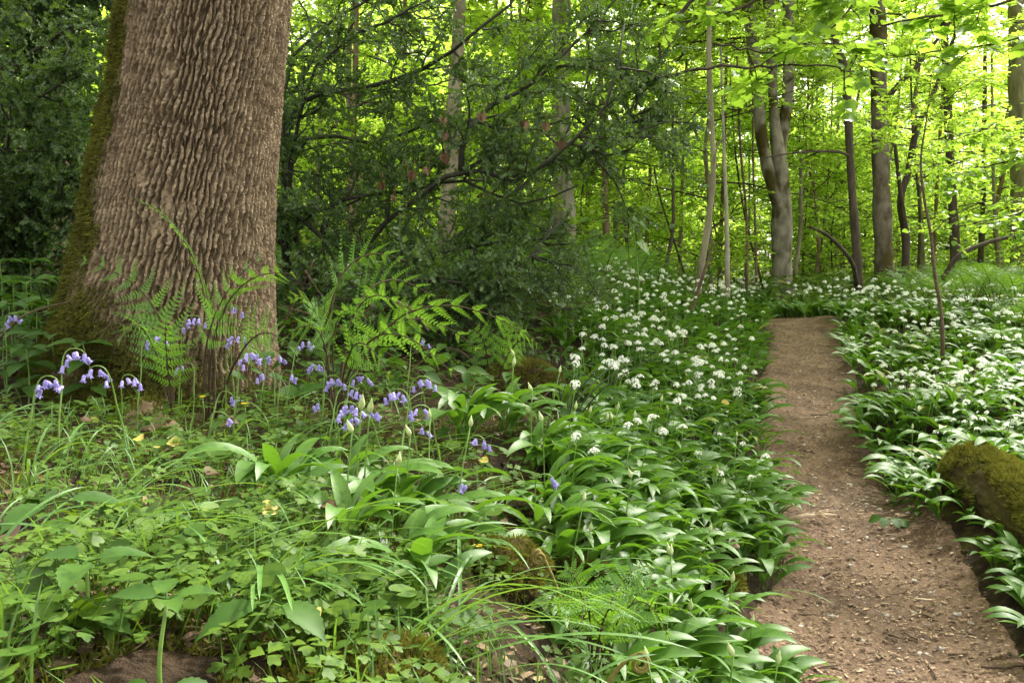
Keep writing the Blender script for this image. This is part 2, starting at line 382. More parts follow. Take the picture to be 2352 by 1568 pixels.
def path_pt(y, k):
    """point on the path at depth y, k=-1..1 across"""
    x = np.interp(y, PATHL[:10, 1], PATHL[:10, 0]); w = np.interp(y, PATHL[:10, 1], PATHW[:10]); return x+k*w

# ================================================================== PATH LITTER
def stones():
    protos = []
    for v in range(5):
        bm = __import__('bmesh').new(); __import__('bmesh').ops.create_icosphere(bm, subdivisions=2, radius=1)
        V = np.array([q.co[:] for q in bm.verts]); fc = np.array([[q.index for q in f.verts] for f in bm.faces]); bm.free()
        for k in range(7):
            d = rdir(1)[0]; c = .55+.4*R.random(); q = V@d; V = V-np.maximum(q-c, 0)[:, None]*d*.9
        V = V*A(1, .7, .42)+.05*(R.random(V.shape)-.5)
        g = Geo(); g.add(V, [fc]); protos.append(g.mesh('stone', M['stone'], smooth=True))
    spots = [(1165,1290,0)]
    big = [(1945+i, 1300) for i in range(0)]
    px = [(2040,1030),(1950,1120),(1990,1165),(2020,1180),(2075,1270),(2120,1395),(2005,1275),(2035,1420),(2160,1500),(2130,1510),(1945,1255),(2045,1555),
          (1910,1420),(2085,1185),(1905,1060),(1850,1145),(1870,1105),(1940,985),(1880,1010),(1965,1010),(2230,1445),(1975,1480),(1905,1265)]
    for i, (a, b) in enumerate(px):
        p = hit(a, b); s = .013+.014*R.random()
        o = bpy.data.objects.new('stone', protos[i % 5]); COL.objects.link(o); o.location = (p[0], p[1], p[2]+.008); o.scale = (s, s, s); o.rotation_euler = (0, 0, R.random()*6)
        tag(o, 'small grey brown stone half sunk in the trodden path', 'stone', 'stones on the path')
    for i in range(150):
        y = 2.4+7*R.random()**1.6; x = path_pt(y, R.uniform(-.9, .9)); s = .006+.011*R.random()**2
        o = bpy.data.objects.new('stone', protos[i % 5]); COL.objects.link(o); o.location = on(x, y, .010); o.scale = (s*1.2, s, s); o.rotation_euler = (0, 0, R.random()*6)
        tag(o, 'small grey brown stone half sunk in the trodden path', 'stone', 'stones on the path')
stones()
def litter():
    g = Geo(); n = 13000
    y = 2.2+8.6*R.random(n)**1.7; k = R.uniform(-1.15, 1.15, n); x = path_pt(y, k)
    z = ground_z(x, y)+.017; nrm = norm(A(0, 0, 1)+R.normal(size=(n, 3))*.18); a = R.random(n)*2*PI
    D = np.c_[np.cos(a), np.sin(a), R.normal(size=n)*.1]
    Mx = frames(D, nrm, .007+.02*R.random(n)**2.5); asp = .12+.35*R.random(n); Mx[:, :, 0] *= asp[:, None]
    T = (A([-.5,-.5,0],[.5,-.4,0],[.6,.1,.1],[.4,.5,0],[-.4,.5,0]), [[[0,1,2,3,4]]])
    tint = np.clip(R.random(n)**1.4, 0, 1); g.scatter(T, Mx, np.c_[x, y, z], tint)
    # under the plants along both edges and over the bare soil of the bank
    tag(g.build('leaf_litter', M['chip'], smooth=False), kind='stuff', label='brown bud scales and wood crumbs scattered over the path', cat='litter')
    g = Geo(); n = 1500
    x = R.uniform(-2.6, 1.2, n); y = R.uniform(.7, 5, n); z = ground_z(x, y)+.008; a = R.random(n)*2*PI
    D = np.c_[np.cos(a), np.sin(a), R.normal(size=n)*.2]
    g.scatter(T_OVAL, frames(D, norm(A(0, 0, 1)+R.normal(size=(n, 3))*.4), .012+.02*R.random(n)), np.c_[x, y, z], R.random(n)*.7)
    tag(g.build('leaf_litter', M['dead_leaf']), kind='stuff', label='old brown leaves lying on the soil of the bank', cat='litter')
litter()
def twigs():
    px = [(1840,1425,60,.1,'brown'),(1900,1330,30,.5,'brown'),(2140,1560,60,1.2,'brown'),(2090,1475,35,2.0,'brown'),(2200,1520,50,.1,'brown'),(2310,1550,120,.05,'brown'),
          (2120,1390,40,-.1,'pale'),(2075,1195,30,.2,'pale'),(2130,1430,25,2.2,'brown'),(1880,960,45,.1,'brown'),(1905,1545,70,.3,'brown'),(2050,1480,25,2.4,'brown'),(1955,1100,30,2.0,'brown')]
    for a, b, l, an, k in px:
        p = hit(a, b); d = p[1]; L = l*d/F; q = A(math.cos(an), math.sin(an)*1.5, 0)*L/2; g = Geo()
        m = p+A(0, 0, .018); w = .0025+.002*R.random()
        g.tube([m-q, m-q*.3+R.normal(size=3)*L*.05*A(1, 1, .1), m+q*.4+R.normal(size=3)*L*.04*A(1, 1, .1), m+q], [w, w*1.1, w, w*.7], 6)
        lab = 'bare pale wood sliver lying on the path' if k == 'pale' else 'thin brown fallen twig lying on the path'
        tag(g.build('twig', M['pale_wood'] if k == 'pale' else M['twig'], origin=m), lab, 'twig', 'pale wood slivers' if k == 'pale' else 'brown twigs on the path')
    p = hit(1835, 1207)+A(0, 0, .025); o = thing('torn_branch', 'pale torn and splintered branch end poking onto the path from the left edge', 'branch', p); g = Geo()
    s = p[1]/F; e = p+A(90*s, .03, -.0)
    g.tube([p-A(35*s, 0, .01), p+A(20*s, 0, .012), p+A(60*s, .0, .008)], [.009, .009, .006], 7); g.build('stick', M['pale_wood'], o)
    for k in range(6):
        g = Geo(); st = p+A(30*s, 0, .01); en = st+A((40+30*R.random())*s, R.normal()*.02, .02*R.normal()); g.tube([st, (st+en)/2+A(0, 0, .006), en], [.004, .003, .001], 5)
        g.build('splinter', M['pale_wood'], o)
twigs()

# ================================================================== HERO TREE
def hero_tree():
    d = 3.45
    prof = [(-700,478,160),(-300,482,164),(0,484,170),(200,456,178),(400,428,193),(560,410,205),(700,398,222),(820,390,242),(940,386,264),(1010,382,280)]
    cz = []
    for py, cx, h in prof:
        c = P(cx, py, d); cz.append((c[2], c[0], h*d/F))
    cz = np.array(cz[::-1]); base = on(float(np.interp(.75, cz[:, 0], cz[:, 1])), d, 0)
    o = thing('ash_tree', 'huge ridged brown tree trunk with mossy left side and flared base on the left bank', 'tree', base)
    nt_, nv = 1150, 1000
    z = np.linspace(cz[0, 0]-.1, cz[-1, 0], nv); sm = lambda k: np.interp(z, cz[:, 0], cz[:, k])
    def smooth(a):
        kx = np.ones(61)/61; return np.convolve(np.pad(a, 30, 'edge'), kx, 'valid')
    ax, rr = smooth(sm(1)), smooth(sm(2))
    th = np.linspace(0, 2*PI, nt_, endpoint=False); th = th+.62*np.sin(th+PI/2)*np.sign(1); th = np.sort(np.mod(-PI/2+np.r_[np.linspace(-1.75, 1.75, 950), np.linspace(1.76, 2*PI-1.76, 200)], 2*PI)); TT, ZZ = np.meshgrid(th, z); Rr = rr[:, None]*np.ones_like(TT)
    zb = base[2]; flare = np.clip(1-(ZZ-zb)/.75, 0, 1)**2
    lob = np.zeros_like(TT)
    for a, am, wd in ((PI*1.02, .34, .32), (-PI*.5, .10, .5), (-.12, .05, .25), (PI*1.3, .10, .3), (-.9, .09, .3), (2.0, .12, .4)):
        dd = np.angle(np.exp(1j*(TT-a))); lob += am*np.exp(-(dd/wd)**2)
    Rr = Rr*(1+flare*(lob-.05))
    circ = .40
    arc = TT*circ
    # bark: interlaced vertical ridges, torn into lozenges
    wv = (fbm(arc*5, ZZ*4, 3, 1)-.5)*.05+(fbm(arc*17, ZZ*13, 3, 4)-.5)*.022+(fbm(arc*55, ZZ*75, 2, 9)-.5)*.011
    def fiss(pitch, slope, seed, w0, lo):
        q = (arc+wv-slope*ZZ)/pitch; fr = np.abs(2*(q-np.floor(q))-1); on_ = np.clip((fbm(arc*13+seed, ZZ*8.5, 3, seed)-lo)*6, 0, 1)
        return 1-(1-np.clip(fr/w0, 0, 1)**1.3)*on_
    _, _, cid0 = voro((arc+wv)/.020, ZZ/.030, 77); wv = wv+(cid0-.5)*.006
    f_a = fiss(.024, .13, 3, .60, .16); f_b = fiss(.052, .42, 41, .26, .36); f_c = fiss(.046, -.20, 51, .24, .38)
    ridge = f_a*f_b*f_c; f1, f2, cid = voro((arc+wv)/.016, ZZ/.034, 3); small = np.clip((f2-f1)/.3, 0, 1); fine = fbm(arc*95, ZZ*190, 3, 6)-.5
    moss_m = np.clip((np.cos(TT-PI*1.03)-.60-.10*np.clip(ZZ-zb-.9, 0, 1.5))*6+(fbm(arc*9, ZZ*6, 4, 21)-.5)*2.6+.2, 0, 1)
    mb = np.clip(1.35-(ZZ-zb)/.40+(fbm(arc*7, ZZ*7, 4, 23)-.5)*2.6, 0, 1)*np.clip(.5+.7*np.cos(TT-PI*1.1)+.5*np.clip(1-(ZZ-zb)/.2, 0, 1), 0, 1)
    moss_m = np.maximum(moss_m, mb)
    disp = (.026*ridge+.004*small*ridge+.007*fine+.005*(cid-.5)*ridge-.015)*(1-.75*moss_m)+moss_m*(.012+.06*(fbm(arc*13, ZZ*11, 3, 17)-.4))
    Rf = Rr+disp
    X = ax[:, None]+Rf*np.cos(TT); Y = d+Rf*np.sin(TT)
    V = np.c_[X.ravel(), Y.ravel(), ZZ.ravel()]
    i = np.arange(nv-1)[:, None]*nt_; j = np.arange(nt_)[None]; q = np.stack([i+j, i+(j+1) % nt_, i+nt_+(j+1) % nt_, i+nt_+j], -1).reshape(-1, 4)
    m, nt, b, out = new_mat('ash_bark')
    at = N(nt, 'ShaderNodeAttribute', attribute_name='tint').outputs['Fac']; p = geopos(nt)
    c = mixc(nt, ramp(nt, noise(nt, 22, 5, p, .7), .3, .7), (.185,.132,.083), (.38,.288,.19))
    c = mixc(nt, ramp(nt, noise(nt, 75, 3, p, .7), .56, .74), c, (.42,.38,.30))
    c = mixc(nt, ramp(nt, noise(nt, 6, 3, p, .7), .6, .8), c, (.20,.17,.11))
    c = mixc(nt, at, c, mixc(nt, ramp(nt, noise(nt, 30, 4, p, .7), .3, .7), (.035,.035,.008), (.085,.08,.014)))
    nt.links.new(c, b.inputs['Base Color']); b.inputs['Roughness'].default_value = .9; b.inputs['Specular IOR Level'].default_value = .2
    bp = N(nt, 'ShaderNodeBump'); bp.inputs['Strength'].default_value = .8; bp.inputs['Distance'].default_value = .012
    nt.links.new(noise(nt, 130, 5, p, .75), bp.inputs['Height']); nt.links.new(bp.outputs[0], b.inputs['Normal'])
    g = Geo(); g.add(V, [q], np.clip(moss_m.ravel()*1.3-.15, 0, 1)); g.build('trunk', m, o, smooth=False)
    # moss: short fuzzy shoots growing from the mossy skin
    w = (moss_m.ravel()**1.5)*(Y.ravel() < d+.12); idx = R.choice(len(V), 46000, p=w/w.sum())
    nr = np.c_[np.cos(TT).ravel()[idx], np.sin(TT).ravel()[idx], np.zeros(len(idx))]
    D = norm(nr+R.normal(size=nr.shape)*.55+A(0, 0, -.15)); pos = V[idx]+R.normal(size=nr.shape)*.003
    T = (A([-.16,0,0],[.16,0,0],[.1,.6,.05],[0,1,0]), [[[0,1,2,3]]])
    g = Geo(); g.scatter(T, frames(D, rdir(len(idx)), .010+.014*R.random(len(idx))), pos, np.clip(fbm(arc*14, ZZ*14, 3, 40).ravel()[idx]*1.4-.3+R.normal(size=len(idx))*.12, 0, 1))
    tag(g.build('moss', M['moss'], o), kind='stuff')
    # ivy leaves creeping on the left flank
    g = Geo(); n = 26; zz = R.uniform(1.4, 2.5, n); a = PI+R.normal(size=n)*.22-.25
    r = np.interp(zz, z, rr)+.035; axx = np.interp(zz, z, ax); pos = np.c_[axx+r*np.cos(a), d+r*np.sin(a), zz]
    nr = np.c_[np.cos(a), np.sin(a), .4+0*a]; D = norm(np.c_[R.normal(size=(n, 2))*.4, -.6+0*a]+.4*nr)
    g.scatter(T_LOBED, frames(D, nr, .03+.03*R.random(n)), pos, .5+.5*R.random(n)); g.build('ivy_leaves', M['near_leaf'], o)
    # unseen crown added high above the frame to cast shade
    top = A(float(ax[-1]), d, float(z[-1]))
    g = Geo(); g.tube([top-A(0, 0, .15), top+A(0, 0, 2.2), top+A(.3, .4, 6)], [.33, .28, .12], 12); g.build('upper_trunk', M['brown_bark'], o)
    n = 3800; dirs = rdir(n); pos = top+A(0, 1.2, 6.2)+dirs*A(4.0, 4.2, 2.2)*R.random((n, 1))**.4
    g = Geo(); g.scatter(T_OVAL, frames(rdir(n)*A(1, 1, .4), norm(A(0, 0, 1)+rdir(n)*.6), .13+.08*R.random(n)), pos, R.random(n)); g.build('crown', M['wood_leaf'], o)
hero_tree()

# ================================================================== WOODY PLANTS
def grow(limbs, wood, leaf, T, rng, nchild, clen, nsub, slen, nleaf, ls, tint_f, flat=0., up=.15, tmat=0, lmat=1, droop=0., bend=.25, twr=.004):
    """side branches, twigs and leaves on a set of limbs; wood and leaf may be the same Geo"""
    DP, DD, DN, DS = [], [], [], []
    for L, r0 in limbs:
        L = np.asarray(L); T0 = norm(np.gradient(L, axis=0)); n = len(L); k = max(1, int(nchild*rng.uniform(.8, 1.2)))
        for t in rng.uniform(.12, 1, k):
            i = min(int(t*(n-1)), n-1); b = L[i]; dv = rng.normal(size=3); dv = dv-T0[i]*(dv@T0[i]); dv[2] *= (1-flat); dv = norm(T0[i]*.6+norm(dv)*.9+A(0, 0, up))
            ln = clen*rng.uniform(.4, 1.15)*(1.15-.5*t); m = 6; pts = [b]; c = dv.copy()
            for s in range(m):
                c = norm(c+rng.normal(size=3)*bend*A(1, 1, 1-flat*.7)+A(0, 0, .04-droop)); pts.append(pts[-1]+c*ln/m)
            pts = np.array(pts); rr = np.linspace(max(twr*1.6, r0*.35*(1-t*.5)), twr*.6, m+1); wood.tube(pts, rr, 4, rng.random(), tmat, False)
            for s in range(nsub):
                tt = rng.uniform(.1, 1); q = tt*m; i2 = min(int(q), m-1); b2 = pts[i2]+(pts[i2+1]-pts[i2])*(q-i2); tg = norm(pts[i2+1]-pts[i2])
                dv = rng.normal(size=3); dv[2] *= (1-flat); dv = norm(tg*.7+norm(dv)*.9)
                l2 = slen*rng.uniform(.4, 1.1); p1 = b2+dv*l2*.5+rng.normal(size=3)*l2*.06; p2 = p1+norm(dv+A(0, 0, -droop*2)+rng.normal(size=3)*.2*A(1, 1, 1-flat))*l2*.5
                wood.tube([b2, p1, p2], [twr*.6, twr*.45, twr*.25], 3, rng.random(), tmat, False)
                f = (np.arange(nleaf)+rng.random(nleaf))/nleaf; pp = np.where(f[:, None] < .5, b2+(p1-b2)*f[:, None]*2, p1+(p2-p1)*(f[:, None]*2-1))
                sd = np.cross(dv, A(0, 0, 1)) if flat > .4 else rng.normal(size=3); sd = norm(sd)
                sg = np.where(np.arange(nleaf) % 2, 1, -1)[:, None]
                ld = norm(dv*.55+sd*sg*.8+rng.normal(size=(nleaf, 3))*.3*A(1, 1, 1-flat*.6)+A(0, 0, -droop)); DP.append(pp); DD.append(ld)
                DN.append(norm(A(0, 0, .3+flat*1.6)+rng.normal(size=(nleaf, 3))*.55)); DS.append(ls*rng.uniform(.55, 1.15, nleaf))
    DP, DD, DN, DS = map(np.concatenate, (DP, DD, DN, DS))
    leaf.scatter(T, frames(DD, DN, DS), DP, tint_f(rng, len(DP), DP), lmat)

def holly(name_lab, limbs_px, seed, dens, part_lab=None):
    rng = np.random.default_rng(seed)
    base = hit(*limbs_px[0][0][0][:2]) if len(limbs_px[0][0][0]) == 2 else None
    L = []
    for pts, r in limbs_px: L.append((spline([P(*q) for q in pts], 14), r))
    b0 = L[0][0][0].copy(); b0[2] = min(b0[2], gz(b0[0], b0[1]))
    o = thing('holly_bush', name_lab, 'holly', b0)
    for (pl, r) in L:
        g = Geo(); n = len(pl); jit = rng.normal(size=pl.shape)*.012; pl = pl+jit
        g.tube(pl, np.linspace(r, r*.3, n), 7); g.build('limb', M['holly_bark'], o)
    g = Geo(); tf = lambda rg, n, p: np.clip(rg.random(n)**1.4*.85+(rg.random(n) < .05)*.5, 0, 1)
    nc, cl, ns, sl, nl, ls = dens
    grow(L, g, g, T_HOLLY, rng, nc, cl, ns, sl, nl, ls, tf, flat=.15, up=.05, droop=.05, bend=.3, twr=.004)
    g.build('crown', [M['holly_bark'], M['holly_leaf']], o, smooth=False)
    return o, L
HL = [([(800,800,5.0),(815,585,5.0),(930,480,4.9),(1070,385,4.8),(1180,408,4.7),(1310,335,4.6),(1400,230,4.5),(1440,60,4.5)], .019),
      ([(1070,385,4.8),(1060,330,4.8),(1130,250,4.9),(1260,160,5.0),(1400,20,5.1)], .018),
      ([(820,760,5.2),(760,470,5.1),(900,440,5.0),(1050,410,4.9),(1200,470,4.8),(1330,420,4.7)], .016),
      ([(660,640,5.4),(690,240,5.3),(830,210,5.2),(980,150,5.1),(1130,50,5.0),(1220,-60,5.0)], .022),
      ([(660,640,5.4),(700,330,5.6),(860,330,5.5),(1040,270,5.3),(1230,300,5.2),(1400,230,5.0)], .016),
      ([(700,700,5.3),(700,100,5.6),(800,20,5.6),(960,-60,5.6)], .020),
      ([(660,640,5.4),(650,480,5.2),(760,560,5.0),(930,600,4.9),(1120,560,4.9),(1290,540,4.9)], .018),
      ([(800,800,5.0),(850,660,4.7),(960,640,4.5),(1100,660,4.4),(1220,590,4.5),(1290,500,4.6)], .014),
      ([(700,800,4.6),(720,700,4.5),(800,680,4.4),(900,760,4.2)], .010),
      ([(660,640,5.4),(680,300,5.2),(760,120,5.0),(860,60,4.9),(1010,0,4.8)], .016),
      ([(800,800,5.0),(980,600,5.6),(1180,440,5.8),(1330,250,5.9),(1380,90,5.9)], .018)]
HL += [([(900,800,4.8),(960,740,4.6),(1060,700,4.5),(1180,720,4.5)], .010), ([(700,800,5.2),(800,700,5.4),(900,640,5.5),(1020,600,5.5)], .012), ([(1310,335,4.6),(1400,330,4.7),(1455,260,4.8),(1470,210,4.9)], .006), ([(900,800,5.0),(1050,740,5.2),(1220,690,5.4),(1300,620,5.5)], .010)]
holly('wide spiny dark holly bush spreading from behind the huge trunk towards the path', HL, 5, (21, .56, 8, .23, 11, .043))
HB = [([(-150,700,4.8),(30,560,4.8),(110,430,4.7),(200,395,4.7)], .034), ([(-150,700,4.8),(-60,300,4.8),(60,120,4.7),(230,60,4.7)], .024),
      ([(-150,700,4.9),(-40,480,5.0),(100,300,5.0),(230,260,5.0)], .018), ([(-150,700,4.9),(-100,200,5.2),(80,20,5.2),(250,-60,5.2)], .02),
      ([(-150,700,4.7),(-20,380,4.5),(90,220,4.4),(200,180,4.4)], .015), ([(-150,700,4.8),(20,520,4.6),(130,470,4.5),(210,500,4.5)], .012)]
HB += [([(-100,500,5.4),(0,260,5.4),(90,60,5.4),(150,-60,5.4)], .014), ([(-100,400,5.6),(60,220,5.6),(190,110,5.6),(270,60,5.6)], .013), ([(-100,200,5.2),(40,60,5.2),(150,20,5.2),(280,-10,5.2)], .012), ([(-120,100,5.0),(0,0,5.0),(120,-40,5.0),(240,-60,5.0)], .012), ([(-100,650,5.3),(60,420,5.3),(150,330,5.3),(240,320,5.3)], .012)]
holly('dark holly bush at the left edge behind the mossy flank of the huge trunk', HB, 8, (22, .5, 9, .24, 10, .050))

# ================================================================== BACKGROUND WOOD
def understory(seed, H, nl, ll, z0, leaf_s, nchild, nsub, nleaf, rtrunk, lean=.3):
    rng = np.random.default_rng(seed)
    zs = np.linspace(0, H, 12); w = np.cumsum(rng.normal(size=(12, 2))*.05*H/6, 0); tr = np.c_[w[:, 0]+lean*(zs/H)**1.5*rng.normal(), w[:, 1]+lean*(zs/H)**1.5*rng.normal(), zs]
    tr[:, :2] -= tr[0, :2]; tr = spline(tr, 30); gt = Geo(); gt.tube(tr-A(0, 0, .08), np.linspace(rtrunk*.95, rtrunk*.2, 30)*(1+.12*rng.normal(size=30)), 7)
    g = Geo(); L = []
    for k in range(nl):
        t = z0/H+(1-z0/H)*(k+rng.random())/nl; i = min(int(t*29), 28); b = tr[i]; a = k*2.4+rng.normal()*.5; ln = ll*rng.uniform(.5, 1.1)*(1.15-.55*t)
        dr = A(math.cos(a), math.sin(a), rng.uniform(.05, .45)); p = [b]; c = norm(dr)
        for s in range(5): c = norm(c+rng.normal(size=3)*.16+A(0, 0, -.06)); p.append(p[-1]+c*ln/5)
        p = spline(p, 10); g.tube(p, np.linspace(rtrunk*.32, .004, 10), 4, .5, 0, False); L.append((p, rtrunk*.3))
    shade = lambda rg, n, p: np.clip(rg.random(n)*.8+.2*vn(p[:, 0]*1.5+seed, p[:, 2]*2), 0, 1)
    grow(L, g, g, t_simple(.38, .07), rng, nchild, .8, nsub, .34, nleaf, leaf_s, shade, flat=.75, up=.05, droop=.02, twr=.0045)
    return gt, g
VAR = []
SHRUB = []
for i, (H, nl, ll, z0, rt) in enumerate([(6.5,24,2.0,.8,.045),(7.5,26,2.3,1.2,.06),(5.0,20,1.7,.4,.03),(8.5,28,2.4,1.8,.075),(4.0,18,1.4,.25,.022),(6.0,22,2.1,.6,.04)]):
    a, b = understory(100+i, H, nl, ll, z0, .072, 8, 6, 12, rt); bark = M[('brown_bark', 'grey_bark', 'grey_bark')[i % 3]]
    VAR.append((a.mesh('trunk', bark), b.mesh('crown', [M['dark_bark'], M['wood_leaf']], smooth=False)))
for i, (H, nl, ll, z0, rt) in enumerate([(2.6,20,1.3,.1,.018),(3.4,24,1.6,.15,.024),(2.0,16,1.1,.05,.014)]):
    a, b = understory(140+i, H, nl, ll, z0, .075, 7, 5, 8, rt); SHRUB.append((a.mesh('trunk', M['dark_bark']), b.mesh('crown', [M['dark_bark'], M['wood_leaf']], smooth=False)))
def place_tree(v, x, y, s, rz, name, lab, cat, grp):
    o = thing(name, lab, cat, on(x, y), grp); child('trunk', v[0], o); child('crown', v[1], o); o.scale = (s, s, s*random.uniform(.9, 1.1)); o.rotation_euler = (0, 0, rz); return o
rw = np.random.default_rng(77)
def wood():
    n = 0
    cells = []
    for y in np.arange(10.5, 36, 2.5):
        step = 2.2+.035*y
        for x in np.arange(-.60*y-2, .62*y+3, step):
            xx, yy = x+rw.uniform(-.8, .8), y+rw.uniform(-.9, .9)
            if yy < 13.5 and -.5 < xx-1.5 < 6.0: continue            # the garlic glade round the end of the path
            if rw.random() < .12: continue
            cells.append((xx, yy))
    for xx, yy in cells:
        k = int(rw.integers(6)); s = rw.uniform(.8, 1.15)*(1+max(0, yy-18)*.028)
        side = 'on the slope behind the holly' if xx < .14*yy else 'in the wood beyond the path'
        place_tree(VAR[k], xx, yy, s, rw.uniform(0, 6.28), 'understory_tree', f'slender young tree with layered yellow green leaves {side}', 'tree', f'young leafy trees {side}')
    for y in np.arange(13.5, 36, 2.3):
        for x in np.arange(-.56*y, .60*y, 2.4+.03*y):
            xx, yy = x+rw.uniform(-1, 1), y+rw.uniform(-1, 1)
            if rw.random() < .08 or (yy < 15.5 and .1*yy < xx < .36*yy): continue
            side = 'on the slope behind the holly' if xx < .14*yy else 'in the wood beyond the path'
            place_tree(SHRUB[int(rw.integers(3))], xx, yy, rw.uniform(.8, 1.2)*(1+max(0, yy-18)*.03), rw.uniform(0, 6.28), 'understory_shrub', f'low bushy shrub with yellow green leaves {side}', 'shrub', f'leafy shrubs {side}')
wood()
def far_wood():
    g = Geo(); n = 150000; y = 37+5*R.random(n); x = R.uniform(-.72, .72, n)*y; z = ground_z(x, y)+R.random(n)**1.15*24
    keep = fbm(x*.45, z*.6, 3, 55)+.18*R.random(n) > .31+.05*np.clip((z-5)/9, 0, 1); x, y, z = x[keep], y[keep], z[keep]; n = len(x)
    c = fbm(x*1.1, z*1.4, 3, 56)
    g.scatter(t_simple(.42, .1), frames(rdir(n)*A(1, 1, .4), norm(A(0, -.2, 1)+rdir(n)*.6), (.15+.12*R.random(n))), np.c_[x, y, z], np.clip(c*1.6-.4+.3*R.random(n), 0, 1))
    tag(g.build('far_woodland', M['wood_leaf'], smooth=False), 'mass of pale yellow green foliage closing off the far wood', 'foliage', None, 'stuff')
far_wood()
def traced(name, lab, stems, mat, crown=None, extra=None):
    """a tree whose stems follow pixel paths (px, py, d, half width in px)"""
    b0 = P(*stems[0][0][:3]); b0[2] = gz(b0[0], b0[1]); o = thing(name, lab, 'tree', b0)
    for k, st in enumerate(stems):
        q = np.array(st, float); pl = np.array([P(*r[:3]) for r in q]); n = 34 if len(q) > 2 else 16
        c = spline(pl, n); s = np.r_[0, np.cumsum(np.linalg.norm(np.diff(pl, axis=0), axis=1))]
        rad = np.interp(np.linspace(0, s[-1], n), s, q[:, 3]*q[:, 2]/F)*(.88 if name == 'forked_tree' else 1)
        if k == 0: c[0, 2] -= .15
        rad = rad*(1+.06*np.random.default_rng(k).normal(size=n)); g = Geo(); g.tube(c, rad, 14 if q[0, 3] > 10 else 7)
        g.build('trunk' if k == 0 else ('stem' if q[0, 3] > 9 else 'limb'), mat if not isinstance(mat, list) else mat[min(k, len(mat)-1)], o)
    if crown is not None:
        v, s, dz = crown; tp = P(*stems[0][-1][:3])-b0
        child('crown', VAR[v][1], o, tuple(A(tp[0], tp[1], max(tp[2]-dz, .2))), (0, 0, rw.uniform(0, 6)), s)
    return o
def shade_canopy(o, cx, cy, z, rx, ry, rz, n, seed):  # unseen leaf mass added above the frame to keep sun off the foreground
    r = np.random.default_rng(seed); b = wloc(o); g = Geo(); cl = rdir(46)*A(rx, ry, rz)*r.random((46, 1))**.45+A(cx, cy, z)
    for c in cl[:26]: m = (c+A(b[0], b[1], z-2.5))/2+A(0, 0, .5); g.tube(spline([A(b[0], b[1], z-3.2), m, c], 8), np.linspace(.05, .012, 8), 4, .3, 0, False)
    pos = cl[r.integers(46, size=n)]+r.normal(size=(n, 3))*A(.75, .75, .32)
    g.scatter(T_OVAL, frames(rdir(n)*A(1, 1, .4), norm(A(0, 0, 1)+rdir(n)*.6), r.uniform(.10, .17, n)), pos, r.random(n), 1); g.build('shade_canopy', [M['dark_bark'], M['wood_leaf']], o)
def mossy_bark(name, c1, c2, lo, hi):
    m, nt, b, out = new_mat(name); p = geopos(nt)
    mp = N(nt, 'ShaderNodeMapping'); mp.inputs['Scale'].default_value = (1, 1, .6); nt.links.new(p, mp.inputs['Vector'])
    c = mixc(nt, ramp(nt, noise(nt, 9, 4, mp.outputs[0]), .3, .7), c1, c2)
    c = mixc(nt, ramp(nt, noise(nt, 2.2, 4, mp.outputs[0]), lo, hi), c, (.06,.05,.015))
    nt.links.new(c, b.inputs['Base Color']); b.inputs['Roughness'].default_value = .95; b.inputs['Specular IOR Level'].default_value = .12
    bp = N(nt, 'ShaderNodeBump'); bp.inputs['Strength'].default_value = .6; bp.inputs['Distance'].default_value = .02
    nt.links.new(noise(nt, 60, 6, mp.outputs[0], .75), bp.inputs['Height']); nt.links.new(bp.outputs[0], b.inputs['Normal']); return m
MB1 = mossy_bark('mossy_grey_bark', (.13,.115,.085), (.28,.255,.20), .50, .60)
MB2 = mossy_bark('brown_grey_bark', (.07,.055,.038), (.18,.155,.12), .52, .66)
t_ = traced('forked_tree', 'grey mossy tree forking into three tall stems, standing where the path bends', [
    [(1797,712,13,29),(1797,640,13,25),(1796,560,13,25),(1796,490,13,26),(1794,430,13,24),(1788,360,13,20),(1777,250,13.1,12),(1771,120,13.2,13),(1765,0,13.3,14),(1760,-260,13.4,13)],
    [(1790,480,13,15),(1766,400,12.9,15),(1750,320,12.9,15),(1738,200,12.8,14),(1728,100,12.8,15),(1716,0,12.8,15),(1698,-250,12.8,14)],
    [(1790,380,13,16),(1798,310,13.1,14),(1808,230,13.1,14),(1810,120,13.2,14),(1811,0,13.2,14),(1812,-250,13.2,14)],
    [(1806,190,13.1,5),(1818,180,13,4),(1828,178,13,3)]], MB1, (3, 1.4, 1.)); shade_canopy(t_, 3.2, 11.0, 9.4, 4.2, 4.0, 1.5, 2300, 61)
t_ = traced('tall_tree', 'straight brown grey tree trunk with a side limb rising right, beyond the right bank', [
    [(2030,668,12.5,24),(2030,600,12.5,20),(2026,480,12.5,20),(2022,330,12.5,20),(2018,190,12.5,18),(2018,90,12.5,18),(2014,0,12.5,18),(2010,-280,12.5,16)],
    [(2030,240,12.5,7),(2055,205,12.3,6),(2100,160,12.1,5),(2150,95,11.9,4),(2200,30,11.7,3)]], MB2, (1, 1.5, 1.)); shade_canopy(t_, 7.6, 10.6, 9.8, 3.8, 4.0, 1.5, 2100, 62)
